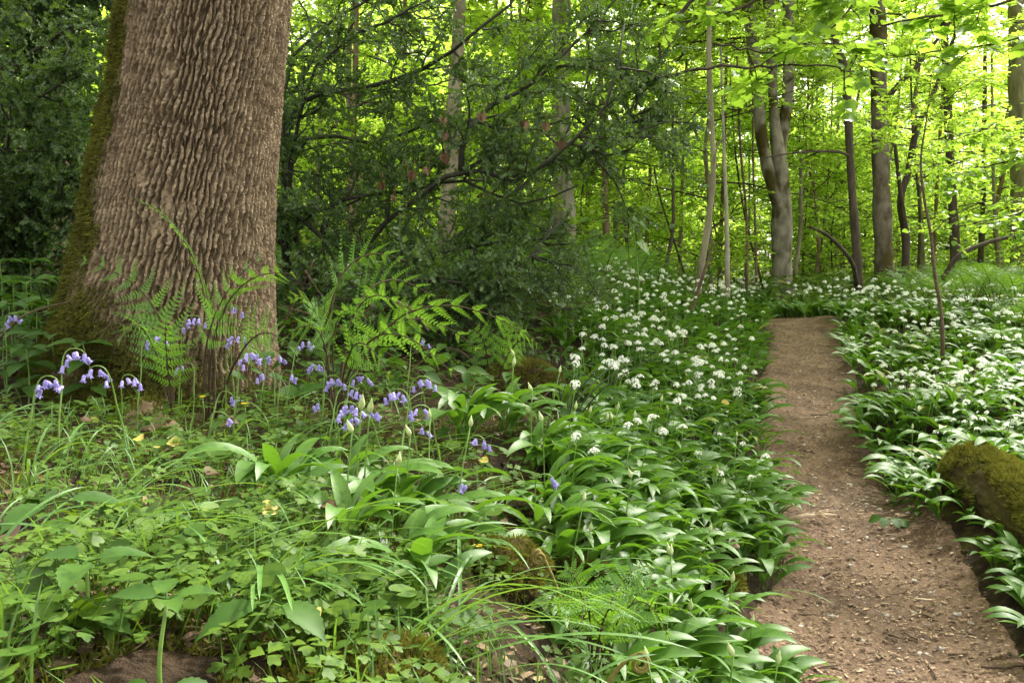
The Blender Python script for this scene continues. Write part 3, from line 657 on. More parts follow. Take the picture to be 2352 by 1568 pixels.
t_ = traced('slim_tree', 'slim dark tree with a bowed limb, left of the straight brown grey trunk', [
    [(1972,665,11.5,11),(1968,580,11.5,10),(1958,450,11.5,9),(1952,350,11.5,9),(1946,230,11.5,10),(1942,170,11.5,9),(1925,110,11.5,7),(1895,50,11.5,6),(1870,-20,11.5,5),(1850,-150,11.5,4)],
    [(1955,360,11.5,4),(1930,350,11.4,3.5),(1890,348,11.3,3),(1820,352,11.2,2),(1760,362,11.1,1.2)],
    [(1942,180,11.5,5),(1965,130,11.4,4),(1985,100,11.3,3)], [(1970,660,11.3,6),(1955,600,11,5),(1900,540,10.8,4),(1860,520,10.6,2)]], M['dark_bark'], (0, 1.0, .8)); shade_canopy(t_, 4.6, 7.4, 8.6, 3.0, 2.6, 1.2, 900, 63)
traced('leaning_tree', 'slender brown tree curving up from the garlic bank left of the forked tree', [
    [(1600,680,9.5,9),(1612,600,9.5,8),(1628,500,9.5,7),(1638,400,9.5,7),(1634,280,9.5,6),(1628,150,9.5,6),(1630,0,9.5,5),(1632,-120,9.5,4)],
    [(1636,400,9.5,2.5),(1652,330,9.4,2),(1690,290,9.3,1.5)]], M['grey_bark'], (5, .8, .8))
traced('pale_sapling', 'thin pale sunlit sapling trunk between the leaning tree and the forked tree', [
    [(1670,698,11,7),(1670,600,11,6),(1668,480,11,5),(1664,380,11,4),(1660,250,11,3),(1655,100,11,2.5)]], M['pale_bark'], (2, .7, 1.2))
traced('crooked_tree', 'crooked dark tree leaning right behind the straight brown grey trunk', [
    [(2078,650,14,9),(2080,540,14,9),(2068,460,14,8),(2085,400,14,8),(2105,300,14,7),(2150,200,14,5),(2200,60,14,4)],
    [(2082,540,14,6),(2068,440,13.8,5),(2055,330,13.6,4)]], M['dark_bark'], (0, 1.0, .5))
traced('thin_sapling', 'very thin bare sapling standing alone in the garlic on the right bank', [
    [(2166,795,6.8,5),(2162,720,6.8,4.2),(2146,620,6.8,4),(2138,540,6.8,3.4),(2122,450,6.8,3),(2115,380,6.8,2.4),(2130,260,6.8,1.6),(2140,170,6.8,1)],
    [(2138,540,6.8,1.8),(2180,500,6.7,1.4),(2240,470,6.6,1)], [(2122,440,6.8,1.3),(2095,400,6.8,1),(2080,350,6.8,.7)]], M['twig'], (4, .45, .8))
traced('grey_tree', 'smooth grey tree trunk standing behind the right half of the holly', [
    [(1015,640,9.5,20),(1025,520,9.5,19),(1036,380,9.5,18),(1046,200,9.5,16),(1054,60,9.5,14),(1060,-60,9.5,14)]], M['grey_bark'], (1, 1.2, .5))
traced('beech_tree', 'broad pale grey tree trunk seen through the holly beside the mossy stump', [
    [(1302,640,12,27),(1300,540,12,24),(1292,400,12,23),(1288,200,12,22),(1290,0,12,21),(1290,-200,12,20)]], M['pale_bark'], (3, 1.4, .5))
traced('far_tree', 'greyish tree trunk between the smooth grey trunk and the broad pale one', [
    [(1238,650,14,13),(1238,480,14,12),(1236,200,14,12),(1236,0,14,11),(1236,-150,14,10)]], M['pale_bark'], (1, 1.3, .5))
traced('thin_tree', 'thin brown tree just right of the broad pale trunk', [
    [(1392,640,13,9),(1392,520,13,8),(1388,380,13,7),(1380,200,13,6),(1376,0,13,5)]], M['brown_bark'], (5, 1.1, .5))
traced('thin_tree', 'thin brown trunk glimpsed through the holly close to the huge trunk', [
    [(802,640,10,9),(806,480,10,8),(812,300,10,7),(818,100,10,6),(820,-50,10,5)]], M['brown_bark'], (0, 1.0, .5))
traced('pink_brown_tree', 'smooth pinkish brown trunk standing behind the holly at the left edge', [
    [(150,640,7.5,56),(145,540,7.5,47),(138,400,7.5,43),(130,200,7.5,42),(128,0,7.5,40),(126,-150,7.5,38)]], mossy_bark('pink_bark', (.14,.095,.068), (.30,.215,.16), .58, .7), None)
traced('thin_tree', 'dark trunk far right with a bent limb reaching over the ferns', [
    [(2195,650,15,12),(2193,560,15,11),(2185,420,15,10),(2175,200,15,9),(2165,0,15,8)],
    [(2165,640,10,6),(2200,590,10,5.5),(2260,560,10,5),(2352,540,10,4),(2440,530,10,3)]], M['dark_bark'], (1, 1.0, .5))
traced('broad_tree', 'thick grey trunk half hidden by leaves at the right edge', [
    [(2345,660,17,24),(2345,500,17,22),(2338,250,17,20),(2335,0,17,18)]], M['grey_bark'], (3, 1.2, .5))
traced('dead_pole', 'dead leaning pole propped against the leaning tree on the garlic bank', [
    [(1567,748,8.2,5),(1590,705,8.2,5),(1612,640,8.2,4),(1640,555,8.2,2.5)]], M['twig'])
SPEC = [(1525,640,12,1545,420,5,'dark_bark'),(1715,690,14,1700,330,4,'brown_bark'),(1738,700,15,1730,380,3.5,'brown_bark'),(1760,690,17,1690,360,3,'dark_bark'),
        (1850,700,18,1862,300,4,'grey_bark'),(1865,690,19,1872,350,3,'pale_bark'),(1880,690,17,1905,380,3,'brown_bark'),(1920,680,20,1925,200,5,'pale_bark'),
        (2110,660,18,2098,330,4,'dark_bark'),(2140,660,20,2165,200,5,'brown_bark'),(2250,660,19,2262,200,7,'dark_bark'),(2300,660,16,2280,300,5,'grey_bark'),
        (1450,650,14,1440,300,4,'dark_bark'),(1480,650,16,1500,250,5,'brown_bark'),(1560,660,17,1575,200,5,'grey_bark'),(1650,690,18,1668,150,5,'brown_bark'),
        (1340,650,17,1350,100,6,'brown_bark'),(1150,640,16,1140,100,7,'grey_bark'),(940,640,15,930,0,7,'brown_bark'),(720,640,13,735,0,7,'grey_bark'),
        (1825,695,15,1835,560,7,'grey_bark'),(2060,655,20,2062,250,4,'grey_bark'),(30,620,11,40,100,7,'grey_bark'),(1585,670,14,1510,430,3,'dark_bark'),(1695,690,19,1720,520,4,'pale_bark'),(1770,690,20,1780,520,4,'pale_bark'),(1900,680,23,1890,480,5,'pale_bark')]
for i, (x0, y0, d, x1, y1, w, mt) in enumerate(SPEC):
    mid = ((x0+x1)/2+rw.normal()*8, (y0+y1)/2)
    tone = {'dark_bark': 'dark', 'brown_bark': 'brown', 'pale_bark': 'pale sunlit', 'grey_bark': 'grey'}[mt]
    o = traced('pole_tree', f'thin {tone} pole of a young tree in the middle of the far wood', [[(x0, y0, d, w), (x0*.7+mid[0]*.3, y0*.7+mid[1]*.3, d, w*.95), (*mid, d, w*.85), (x1, y1, d, w*.7), (x1*1.5-mid[0]*.5, y1-200, d, w*.5)]], M[mt], (int(rw.integers(6)), .8, .6))
    o['group'] = f'thin {tone} poles in the far wood'

# ------------------------------------------------------------------ near overhanging branches with big leaves
def spray(name, lab, cat, limbs, seed, dens, T, ls, leafm='near_leaf', flat=.8):
    rng = np.random.default_rng(seed); L = [(spline([P(*q) for q in l], 20), r) for l, r in limbs]
    o = thing(name, lab, cat, L[0][0][0]); g = Geo()
    for p, r in L:
        p = p+rng.normal(size=p.shape)*.006; gl = Geo(); gl.tube(p, np.linspace(r, r*.35, len(p)), 6); gl.build('limb', M['dark_bark'], o)
    nc, cl, ns, sl, nl = dens; tf = lambda rg, n, p: rg.random(n)
    grow(L, g, g, T, rng, nc, cl, ns, sl, nl, ls, tf, flat=flat, up=.0, droop=.04, bend=.2, twr=.003)
    g.build('crown', [M['dark_bark'], M[leafm]], o, smooth=True); return o
spray('overhanging_branch', 'dark twisting branch arching down beside the holly and out to the right above the path', 'branch',
    [([(1640,-60,4.9),(1590,0,4.9),(1525,75,4.9),(1518,130,4.9),(1495,180,4.9),(1470,205,4.9)], .014), ([(1495,180,4.9),(1560,165,4.9),(1640,157,4.9),(1760,152,5.0),(1860,150,5.0),(1960,160,5.1)], .010),
     ([(1640,100,5.0),(1760,120,5.0),(1900,100,5.0),(2000,130,5.0)], .006)], 3, (5, .45, 3, .22, 5), T_LOBED, .085)
spray('overhanging_branch', 'leafy branch with broad bright leaves hanging into the top right corner', 'branch',
    [([(2560,-120,4.8),(2380,-30,4.8),(2250,20,4.8),(2120,40,4.9),(2000,60,5.0)], .013), ([(2560,-60,4.7),(2420,60,4.7),(2330,90,4.7),(2230,110,4.8),(2120,120,4.8)], .010),
     ([(2300,-100,4.9),(2150,-20,4.9),(1980,0,5.0),(1850,20,5.0)], .010)], 4, (7, .5, 4, .24, 6), T_LOBED, .085)
spray('overhanging_branch', 'light green leafy branch hanging from above in front of the forked tree', 'branch',
    [([(1900,-120,6.5),(1800,-30,6.5),(1700,20,6.5),(1580,50,6.5),(1450,60,6.5)], .012), ([(2050,-120,6.5),(1950,20,6.5),(1880,90,6.5),(1800,110,6.5)], .010)], 6, (8, .6, 4, .28, 7), T_OVAL, .085)
spray('overhanging_branch', 'long low branch of bright layered leaves reaching in from the right edge', 'branch',
    [([(2560,330,8.5),(2400,350,8.5),(2280,380,8.5),(2150,400,8.6)], .014), ([(2560,250,8),(2380,270,8),(2250,300,8)], .012), ([(2560,450,8.8),(2420,470,8.8),(2300,500,8.8),(2200,520,8.8)], .012)], 9, (11, .7, 5, .3, 8), T_OVAL, .075)
def big_sprig():
    b = P(1465,640,6.3); b = on(b[0], b[1]); o = thing('sycamore_seedling', 'seedling with a few broad pale green lobed leaves at the edge of the holly', 'seedling', b)
    top = P(1450,500,6.3); g = Geo(); g.tube(spline([b, (b+top)/2+A(.03, 0, 0), top], 10), np.linspace(.007, .004, 10), 5); g.build('stem', M['stem'], o)
    for px, py, s in ((1372,512,.12),(1430,488,.13),(1490,482,.13),(1470,512,.14),(1400,560,.13),(1440,578,.13),(1478,566,.12),(1345,505,.09)):
        c = P(px, py, 6.3+R.normal()*.15); dv = norm((c-top)*A(1, 1, .3)+A(0, -.02, -.02)); g = Geo(); g.tube([top, (top+c)/2+A(0, 0, .02), c], .0025, 4)
        g.scatter(T_LOBED, frames(dv[None], A(0, -.35, 1)[None], A(s)), c[None]-dv[None]*s*.4, A(R.random()*.3)); g.build('leaf', M['near_leaf'], o)
big_sprig()
def withered():
    for px, py, d in ((1019,305,4.3),(1203,280,4.4),(1252,285,4.4),(1287,325,4.4),(982,385,4.3),(948,395,4.3),(1020,355,4.3),(1105,262,4.4),(1018,270,4.3),(905,450,4.3),(875,420,4.3)):
        c = P(px, py, d); g = Geo(); s = .034+.016*R.random(); Mx = frames(norm(A(.1, 0, -1)+.3*rdir(1)), rdir(1), A(s)); V, fs = T_LOBED; V = V.copy(); V[:, 2] += .5*np.abs(V[:, 0])
        g.scatter((V, fs), Mx, c[None], R.random(1)); g.scatter((V, fs), frames(norm(A(-.2, 0, -1)+.4*rdir(1)), rdir(1), A(s*.8)), c[None], R.random(1)); g.tube([c+A(.01, 0, .05), c], .002, 4)
        tag(g.build('withered_leaf', M['dead_leaf'], origin=c), 'curled brown withered leaf hanging among the holly twigs', 'leaf', 'withered leaves in the holly')
withered()

# ================================================================== WILD GARLIC
rg = np.random.default_rng(21)
def umbel_mesh(openness=1., n=17, seed=0):
    r = np.random.default_rng(seed); g = Geo(); gs = (1+5**.5)/2
    T = (A([0,0,0],[-.26,.5,.1],[0,1,.05],[.26,.5,.1]), [[[0,2,1],[0,3,2]]])
    for i in range(n):
        ph = math.acos(1-(i+.5)/n*1.05*openness); a = i*2*PI/gs**2+r.normal()*.2; d = A(math.sin(ph)*math.cos(a), math.sin(ph)*math.sin(a), math.cos(ph))
        c = d*(.021+.004*r.normal())*(.6+.4*openness); g.tube([A(0, 0, -.004), c], .0006, 3, .5, 1, False)
        x = norm(np.cross(d, A(.3, .5, .8))); y = np.cross(d, x); k = np.arange(6)*PI/3+r.random()
        D = norm(np.cos(k)[:, None]*x+np.sin(k)[:, None]*y+d*(.35+.9*(1-openness)))
        g.scatter(T, frames(D, np.repeat(d[None], 6, 0), .0105), np.repeat(c[None], 6, 0), r.random(6))
    return g
UMB = [umbel_mesh(1., 18, 0), umbel_mesh(.75, 14, 1), umbel_mesh(1.1, 20, 2)]
def bud_geo():
    g = Geo(); h = np.linspace(0, .030, 6); rr = A(.0015,.0052,.0062,.0045,.0022,.0004); g.tube(np.c_[0*h, h*.15, h], rr, 7, .6); return g
GLT = [arc_leaf(.29, .042, .30, 2.2, 11, .28, .07, .28, .25), arc_leaf(.26, .046, .40, 2.0, 11, .26, .07, .30, -.3, .05), arc_leaf(.31, .039, .2, 2.35, 11, .30, .07, .25, .5, .07),
       arc_leaf(.24, .043, .55, 1.85, 11, .24, .08, .3, -.6), arc_leaf(.28, .049, .35, 2.4, 12, .28, .07, .2, .15, .1), arc_leaf(.21, .036, .1, 1.35, 10, .28, .08, .38, .3)]
GLM = []
for V, fs in GLT:
    g = Geo(); g.add(V, fs, .3+.4*rg.random()); GLM.append(g.mesh('leaf', M['garlic_leaf']))
GLOW = [arc_leaf(.27, .049, .3, 2.1, 5, .24, .1, .28, .25), arc_leaf(.24, .052, .4, 1.9, 5, .22, .1, .3, -.3), arc_leaf(.28, .046, .2, 2.25, 5, .25, .1, .25, .4)]
UMM = [g.mesh('flower_head', [M['petal'], M['stem']], smooth=False) for g in UMB]; BUDM = bud_geo().mesh('flower_bud', M['bud'])
def stem_mesh(h, lean):
    g = Geo(); p = spline([A(0, 0, 0), A(0, lean*.4, h*.5), A(0, lean, h)], 7); g.tube(p, np.linspace(.0024, .0016, 7), 5); return g.mesh('flower_stem', M['stem']), p[-1]
STM = [stem_mesh(.27, .03), stem_mesh(.31, .06), stem_mesh(.24, .02), stem_mesh(.34, .05)]
def garlic_proto(i, kind, nlv):
    r = np.random.default_rng(300+i); o = thing('wild_garlic', 'x', 'plant', (0, 0, 0)); a0 = 0
    for k in range(nlv):
        a = (k-(nlv-1)/2)*(.75+.25*r.random())+r.normal()*.25
        child('leaf', GLM[int(r.integers(6))], o, (.01*r.normal(), .01*r.normal(), -.01), (0, 0, a), r.uniform(.8, 1.15))
    if kind:
        m, tip = STM[i % 4]; a = r.uniform(-1, 1); s = child('flower_stem', m, o, (0, 0, 0), (0, 0, a))
        if kind == 1: child('flower_head', UMM[i % 3], s, tuple(tip), (.35*r.normal(), .35*r.normal(), r.random()*6), r.uniform(.62, .9))
        else: child('flower_bud', BUDM, s, tuple(tip-A(0, 0, .003)), (.2*r.normal(), .2*r.normal(), 0), r.uniform(.8, 1.2))
    return o
PROT = {0: [garlic_proto(i, 0, n) for i, n in enumerate((4, 5, 3, 5))], 1: [garlic_proto(10+i, 1, n) for i, n in enumerate((3, 4, 3, 4, 3, 4))], 2: [garlic_proto(20+i, 2, n) for i, n in enumerate((4, 3, 4))]}
def garlic_edge(y):          # left limit of the garlic on the left bank
    return np.interp(y, [1, 1.5, 2.0, 2.6, 3.2, 4, 5, 6, 8, 9.5, 12, 26], [.24, .16, .10, .16, .22, .22, .32, .25, .45, .6, -.4, -4])
def garlic_sites():
    S = []
    for y0, y1, st in ((1.2, 3.4, .064), (3.4, 6, .082), (6, 11, .14), (11, 17, .24), (17, 27, .42)):
        xs = np.arange(-8 if y0 > 10 else -.4, 17 if y0 > 10 else 8, st); ys = np.arange(y0, y1, st); X, Y = np.meshgrid(xs, ys)
        X = X+rg.uniform(-.5, .5, X.shape)*st; Y = Y+rg.uniform(-.5, .5, Y.shape)*st; S.append(np.c_[X.ravel(), Y.ravel()])
    S = np.concatenate(S); x, y = S.T; d, side = path_d(x, y)
    edge = garlic_edge(y)+(fbm(x*1.5, y*1.5, 3, 61)-.5)*.5
    ok = (d > np.where((side > 0) & (y < 3.6), .08, -.015)+.05*vn(x*4, y*4, 62)) & ((side > 0) | (x > edge)) & (x > -.60*y-.5) & (x < .60*y+1.2)
    ok &= ~((side > 0) & (y < 2.2)); ok &= ~((side > 0) & (y < 2.8) & (rg.random(len(x)) < .3)); ok &= fbm(x*1.3, y*1.3, 3, 63) > np.where(y > 11, .36, np.where(y < 4, .18, .25))
    # keep clear of the log, the fern crown and the trees
    for (cx, cy, cr) in CLEAR: ok &= np.hypot(x-cx, y-cy) > cr
    S = S[ok]; side = side[ok]; d = d[ok]; z = ground_z(S[:, 0], S[:, 1]); return np.c_[S, z], side, d
LOGA, LOGB = P(2215, 1090, 4.05), P(2560, 1215, 2.95)
CLEAR = [(*(LOGA+(LOGB-LOGA)*t)[:2], .11) for t in np.linspace(0, 1, 9)]+[(*P(1365, 1560, 1.66)[:2], .16), (*P(1400, 1560, 1.5)[:2], .16), (*P(1797, 712, 13)[:2], .35), (*P(2030, 668, 12.5)[:2], .3)]
def garlic():
    S, side, d = garlic_sites(); n = len(S); px, py, dep = proj(S+A(0, 0, .15)); inf = (px > -40) & (px < 2400) & (py < 1640)
    x, y = S[:, 0], S[:, 1]; fl = fbm(x*1.1+3, y*1.1, 3, 71)
    pf = np.where(side < 0, np.interp(y, [1.6, 2.4, 3.2, 4.2, 6, 9], [0, .03, .16, .30, .40, .60]), np.interp(y, [2.5, 3.5, 4.5, 6, 9], [.02, .07, .16, .26, .55]))*np.clip((fl-.25)*3, .55, 1.15)*1.6*np.where(d < .16, .25, 1)
    kind = np.where(rg.random(n) < pf, 1, np.where(rg.random(n) < np.where(y < 5, .13, .05), 2, 0))
    az = np.where(side < 0, -1.75, 1.9)+rg.normal(size=n)*.65; az = np.where((side > 0) & (y < 5), 1.9+rg.normal(size=n)*.6, az); az = np.where(rg.random(n) < .15, rg.uniform(-3, 3, n), az)
    sc = rg.uniform(.78, 1.15, n)*np.interp(y, [1.5, 3, 6, 11, 20], [.86, .9, .95, 1.15, 1.5])*np.where((side > 0) & (y < 4), .8, 1)
    rank = np.argsort(np.where(inf, dep/sc, 99)); ind = rank[:290]; rest = rank[290:]
    used = set()
    for i in ind:
        k = int(kind[i]); j = int(rg.integers(len(PROT[k]))); p = PROT[k][j]
        if (k, j) in used: o = copy_tree(p)
        else: o = p; used.add((k, j))
        o.location = S[i]; o.rotation_euler = (0, 0, az[i]); o.scale = (sc[i],)*3
        w = ('leafy wild garlic plant without flowers', 'wild garlic plant with an open white flower head', 'wild garlic plant with a closed pale bud')[k]
        pl = 'on the bank left of the path' if side[i] < 0 else 'on the bank right of the path'
        tag(o, f'{w} {pl}', 'plant', f'{w} {pl}')
    # the rest of the carpet
    g = Geo(); gf = Geo()
    for dense, sel in ((True, rest[dep[rest] < 6.5]), (False, rest[dep[rest] >= 6.5])):
        T = [(GLT[q][0], GLT[q][1]) for q in range(6)] if dense else GLOW
        for k in range(4):
            idx = sel[rg.random(len(sel)) < (1, 1, 1, .6)[k]]; v = rg.integers(len(T), size=len(idx))
            a = az[idx]+(k-1.5)*.75+rg.normal(size=len(idx))*.3
            for q in range(len(T)):
                m = idx[v == q]; aa = a[v == q]; g.scatter(T[q], rotz(aa)*(sc[m]*rg.uniform(.8, 1.15, len(m)))[:, None, None], S[m]+A(0, 0, -.01), np.clip(.5+.25*rg.normal(size=len(m)), 0, 1))
    fi = rest[kind[rest] == 1]; h = rg.uniform(.23, .34, len(fi))*sc[fi]; a = rg.uniform(0, 6.28, len(fi)); tip = S[fi]+np.c_[np.cos(a)*.05, np.sin(a)*.05, h]
    ST = (A([-.5,0,0],[.5,0,0],[.5,0,1],[-.5,0,1]), [[[0,1,2,3]]])
    st = np.zeros((len(fi), 3, 3)); st[:, 0, 0] = .003; st[:, 1, 1] = .003; st[:, :, 2] = tip-S[fi]; gf.scatter(ST, st, S[fi], .5+0*a, 1)
    for q in range(3):
        m = np.arange(len(fi)) % 3 == q; U = UMB[q]; V = np.concatenate(U.v); mi = np.concatenate(U.mi)
        # florets only: the fine pedicels do not show at this distance
        fcs = [l.reshape(-1, int(t[0])) for l, t, mm in zip(U.loops, U.tot, U.mi) if mm[0] == 0]
        uq = np.unique(np.concatenate([f.ravel() for f in fcs])); re = np.full(len(V), -1); re[uq] = np.arange(len(uq))
        gf.scatter((V[uq], [re[np.concatenate(fcs)]]), rotz(rg.uniform(0, 6, m.sum()))*(sc[fi][m]*rg.uniform(.55, .95, m.sum()))[:, None, None], tip[m], rg.random(m.sum()), 0)
    tag(g.build('wild_garlic_carpet', M['garlic_leaf']), 'carpet of wild garlic leaves covering both banks and the wood floor', 'plants', None, 'stuff')
    tag(gf.build('wild_garlic_blossom', [M['petal'], M['stem']], smooth=False), 'sea of small white garlic flower heads over the green carpet', 'flowers', None, 'stuff')
    # big clumps among the low herbs of the left bank
    for cx, cy, nn, sp, s in ((690,1150,5,.05,.8),(940,1230,9,.07,.85),(1050,1010,4,.05,.95),(1180,1010,4,.06,.95),(1020,1420,2,.03,.75),(1280,1080,4,.07,.9),(830,1260,3,.05,.7)):
        b = hit(cx, cy)
        for k in range(nn):
            p = copy_tree(PROT[0][k % 4]) if rg.random() < .8 else copy_tree(PROT[2][k % 3]); q = b+A(*rg.normal(size=2), 0)*sp; p.location = on(q[0], q[1]); p.rotation_euler = (0, 0, -1.5+rg.normal()*.5); p.scale = (s*rg.uniform(.9, 1.15),)*3
            bud = any(c.name.startswith('flower') for c in KIDS.get(p.name, [])) or len(p.children) > 5
            tag(p, 'broad leaved wild garlic plant in a clump among the low herbs', 'plant', 'garlic clumps among the herbs')
    for k in PROT:
        for j, p in enumerate(PROT[k]):
            if (k, j) not in used:
                for c in [c for ch in KIDS.get(p.name, []) for c in [*KIDS.get(ch.name, []), ch]]: bpy.data.objects.remove(c)
                bpy.data.objects.remove(p)
garlic()

# ================================================================== MOSSY LOG, STUMP, MOUNDS
def mossy_body(o, V, fs, top_n, bark, seed, nhair, hl=.016, lo=.1, part='bark'):
    g = Geo(); g.add(V, fs, .5); g.build(part, bark, o)
def log():
    r = np.random.default_rng(9); ax = LOGB-LOGA; L = np.linalg.norm(ax); t = norm(ax); nz, na = 150, 110; rad = .14
    a = LOGA.copy(); b = LOGB.copy(); a[2] = gz(a[0], a[1])+.04; b[2] = gz(b[0], b[1])+.06; o = thing('fallen_log', 'thick rotting log covered in moss beside the right edge of the path', 'log', (a+b)/2)
    ax = b-a; t = norm(ax); x = norm(np.cross(t, A(0, 0, 1))); y = np.cross(x, t)
    s = np.linspace(0, 1, nz); th = np.linspace(0, 2*PI, na, endpoint=False); S, TH_ = np.meshgrid(s, th, indexing='ij')
    rr = rad*(1+.10*(fbm(S*6, TH_*1.5, 3, 2)-.5)*2+.12*(fbm(S*25, TH_*4, 4, 4)-.5)*2)*np.clip(S*14+.35, 0, 1)**.5
    V = a+S[..., None]*ax+rr[..., None]*(np.cos(TH_)[..., None]*x+np.sin(TH_)[..., None]*y); V = V.reshape(-1, 3)
    i = np.arange(nz-1)[:, None]*na; j = np.arange(na)[None]; q = np.stack([i+j, i+(j+1) % na, i+na+(j+1) % na, i+na+j], -1).reshape(-1, 4)
    g = Geo(); g.add(V, [q[:, ::-1], np.arange(na)[None], (np.arange(na)[::-1]+(nz-1)*na)[None]]); g.build('bark', smooth=False, mats=mossy_bark('rotten_bark', (.022,.014,.009), (.058,.038,.023), .36, .52), parent=o)
    up = np.sin(TH_).ravel(); w = np.clip((up-.2)*1.6+(fbm(S*9, TH_*2, 3, 8).ravel()-.45)*3.4, 0, 1); idx = r.choice(len(V), 26000, p=w/w.sum())
    nr = (np.cos(TH_)[..., None]*x+np.sin(TH_)[..., None]*y).reshape(-1, 3)[idx]
    n = len(idx); T = (A([-.16,0,0],[.16,0,0],[.1,.6,.05],[0,1,0]), [[[0,1,2,3]]]); pos = V[idx]+t*r.normal(size=(n, 1))*.006+np.cross(t, nr)*r.normal(size=(n, 1))*.006
    pos = pos+nr*(.008*fbm(pos[:, 0]*40, pos[:, 1]*40, 2, 3))[:, None]
    g = Geo(); g.scatter(T, frames(norm(nr+r.normal(size=(n, 3))*.6), rdir(n), .011+.014*r.random(n)), pos, np.clip(fbm(pos[:, 0]*22, pos[:, 2]*22+pos[:, 1]*9, 3, 4)*1.6-.3+.1*r.normal(size=n), 0, 1)); tag(g.build('moss', M['moss_bright'], o), kind='stuff')
M['moss_bright'] = leaf_mat('moss_bright', (.055,.06,.01), (.19,.18,.025), (.2,.2,.02), .2, .8, .15)
log()
def mound(name, lab, cat, px, py, rx, ry, rz, hairs, seed, base_mat, mossm='moss_bright', lo=-.2, dz=0., scale=1., d=None):
    r = np.random.default_rng(seed); p = hit(px, py) if d is None else on(*P(px, py, d)[:2]); o = thing(name, lab, cat, p); nz, na = 24, 40
    ph = np.linspace(0, PI*.62, nz); th = np.linspace(0, 2*PI, na, endpoint=False); PH, T2 = np.meshgrid(ph, th, indexing='ij')
    D = np.stack([np.sin(PH)*np.cos(T2), np.sin(PH)*np.sin(T2), np.cos(PH)], -1); k = 1+.5*(fbm(D[..., 0]*2+seed, D[..., 1]*2+D[..., 2]*2, 3, seed)-.5)+.16*(fbm(D[..., 0]*7+seed, D[..., 1]*7+D[..., 2]*5, 3, seed)-.5)
    V = (p+A(0, 0, dz)+D*k[..., None]*A(rx, ry, rz)).reshape(-1, 3); i = np.arange(nz-1)[:, None]*na; j = np.arange(na)[None]
    q = np.stack([i+j, i+na+j, i+na+(j+1) % na, i+(j+1) % na], -1).reshape(-1, 4); g = Geo(); g.add(V, [q]); g.build('rock' if 'stone' in name else 'body', base_mat, o)
    if hairs:
        w = np.clip(D[..., 2].ravel()+.3-lo+(fbm(V[:, 0]*9, V[:, 2]*9, 2, 4)-.5), 0, 1)*np.sin(PH).ravel(); idx = r.choice(len(V), hairs, p=w/w.sum()); n = len(idx); nr = norm(D.reshape(-1, 3)[idx]/A(rx, ry, rz))
        pos = V[idx]+np.cross(nr, rdir(n))*min(rx, ry)*.12; T = (A([-.16,0,0],[.16,0,0],[.1,.6,.05],[0,1,0]), [[[0,1,2,3]]])
        g = Geo(); g.scatter(T, frames(norm(nr+r.normal(size=(n, 3))*.6), rdir(n), (.012+.014*r.random(n))*scale*(.6 if p[1] < 2.5 else 1)), pos, np.clip(fbm(pos[:, 0]*20, pos[:, 2]*20, 3, 4)*1.4-.2, 0, 1)); tag(g.build('moss', M[mossm], o), kind='stuff')
    return o
RB = plain_mat('rotten_wood', (.025,.016,.009), (.065,.038,.02), 12, .95, .8, 40, stretch=(1, 1, .3))
mound('tree_stump', 'broken mossy tree stump on the crest behind the holly', 'stump', 1280, 660, .22, .2, .34, 5000, 3, RB, d=7.6, scale=1.5)
mound('mossy_hummock', 'rounded orange brown mossy hummock on the crest of the left bank', 'hummock', 1432, 655, .18, .15, .16, 4000, 4, RB, d=8.6, scale=1.5)
mound('mossy_hummock', 'low mossy hummock under dead stems at the foot of the holly', 'hummock', 1190, 870, .20, .16, .14, 6000, 5, RB, d=4.1)
mound('mossy_stone', 'tan stone half hidden by plants at the base of the huge tree', 'stone', 345, 925, .075, .06, .09, 300, 6, plain_mat('tan_stone', (.2,.14,.08), (.34,.25,.15), 18, .85, .4), d=2.75, lo=.5)
mound('mossy_hummock', 'brown earthy hummock with golden moss between the herbs and the garlic', 'hummock', 1130, 1260, .13, .10, .075, 5000, 7, RB, d=1.95)
mound('mossy_hummock', 'dark mossy hummock just behind the curled fern tip', 'hummock', 1290, 1240, .15, .09, .06, 5000, 8, RB, 'moss', d=2.15)
mound('mossy_hummock', 'golden brown moss cushion at the bottom edge among the long grassy leaves', 'hummock', 770, 1500, .13, .10, .035, 5000, 9, RB, d=1.12)
mound('mossy_hummock', 'brown mossy mound in the garlic at the top of the right bank', 'hummock', 2010, 690, .18, .15, .16, 3500, 10, RB, d=10, scale=1.6)
mound('mossy_stone', 'flat mossy stone showing between garlic leaves beside the torn branch', 'stone', 1640, 1235, .10, .06, .05, 2500, 12, RB, d=2.85)

# ================================================================== LOW GROUND COVER OF THE LEFT BANK
rc = np.random.default_rng(31)
def cover_sites(n, pw=1.6, ymin=.72, ymax=5.2, dens=None, lim=.12):
    y = ymin+(ymax-ymin)*rc.random(n)**pw; x = rc.uniform(-.62, .66, n)*y; d, side = path_d(x, y)
    ok = (side < 0) & (d > .06) & ((x < garlic_edge(y)+lim) | (rc.random(n) < .16))
    ok &= ~((np.hypot(x-(-1.24), y-3.45) < .42))
    ok &= fbm(x*3.2, y*3.2, 3, 81) > .30
    if dens is not None: ok &= dens(x, y)
    x, y = x[ok], y[ok]; return x, y, ground_z(x, y)
def petioles(g, base, top, w=.0011):
    n = len(base); M3 = np.zeros((n, 3, 3)); a = rc.uniform(0, PI, n); M3[:, 0, 0] = w*2*np.cos(a); M3[:, 1, 0] = w*2*np.sin(a); M3[:, :, 2] = top-base; M3[:, 0, 1] = 1e-4
    g.scatter((A([-.5,0,0],[.5,0,0],[.35,0,1],[-.35,0,1]), [[[0,1,2,3]]]), M3, base, .2+.2*rc.random(n))
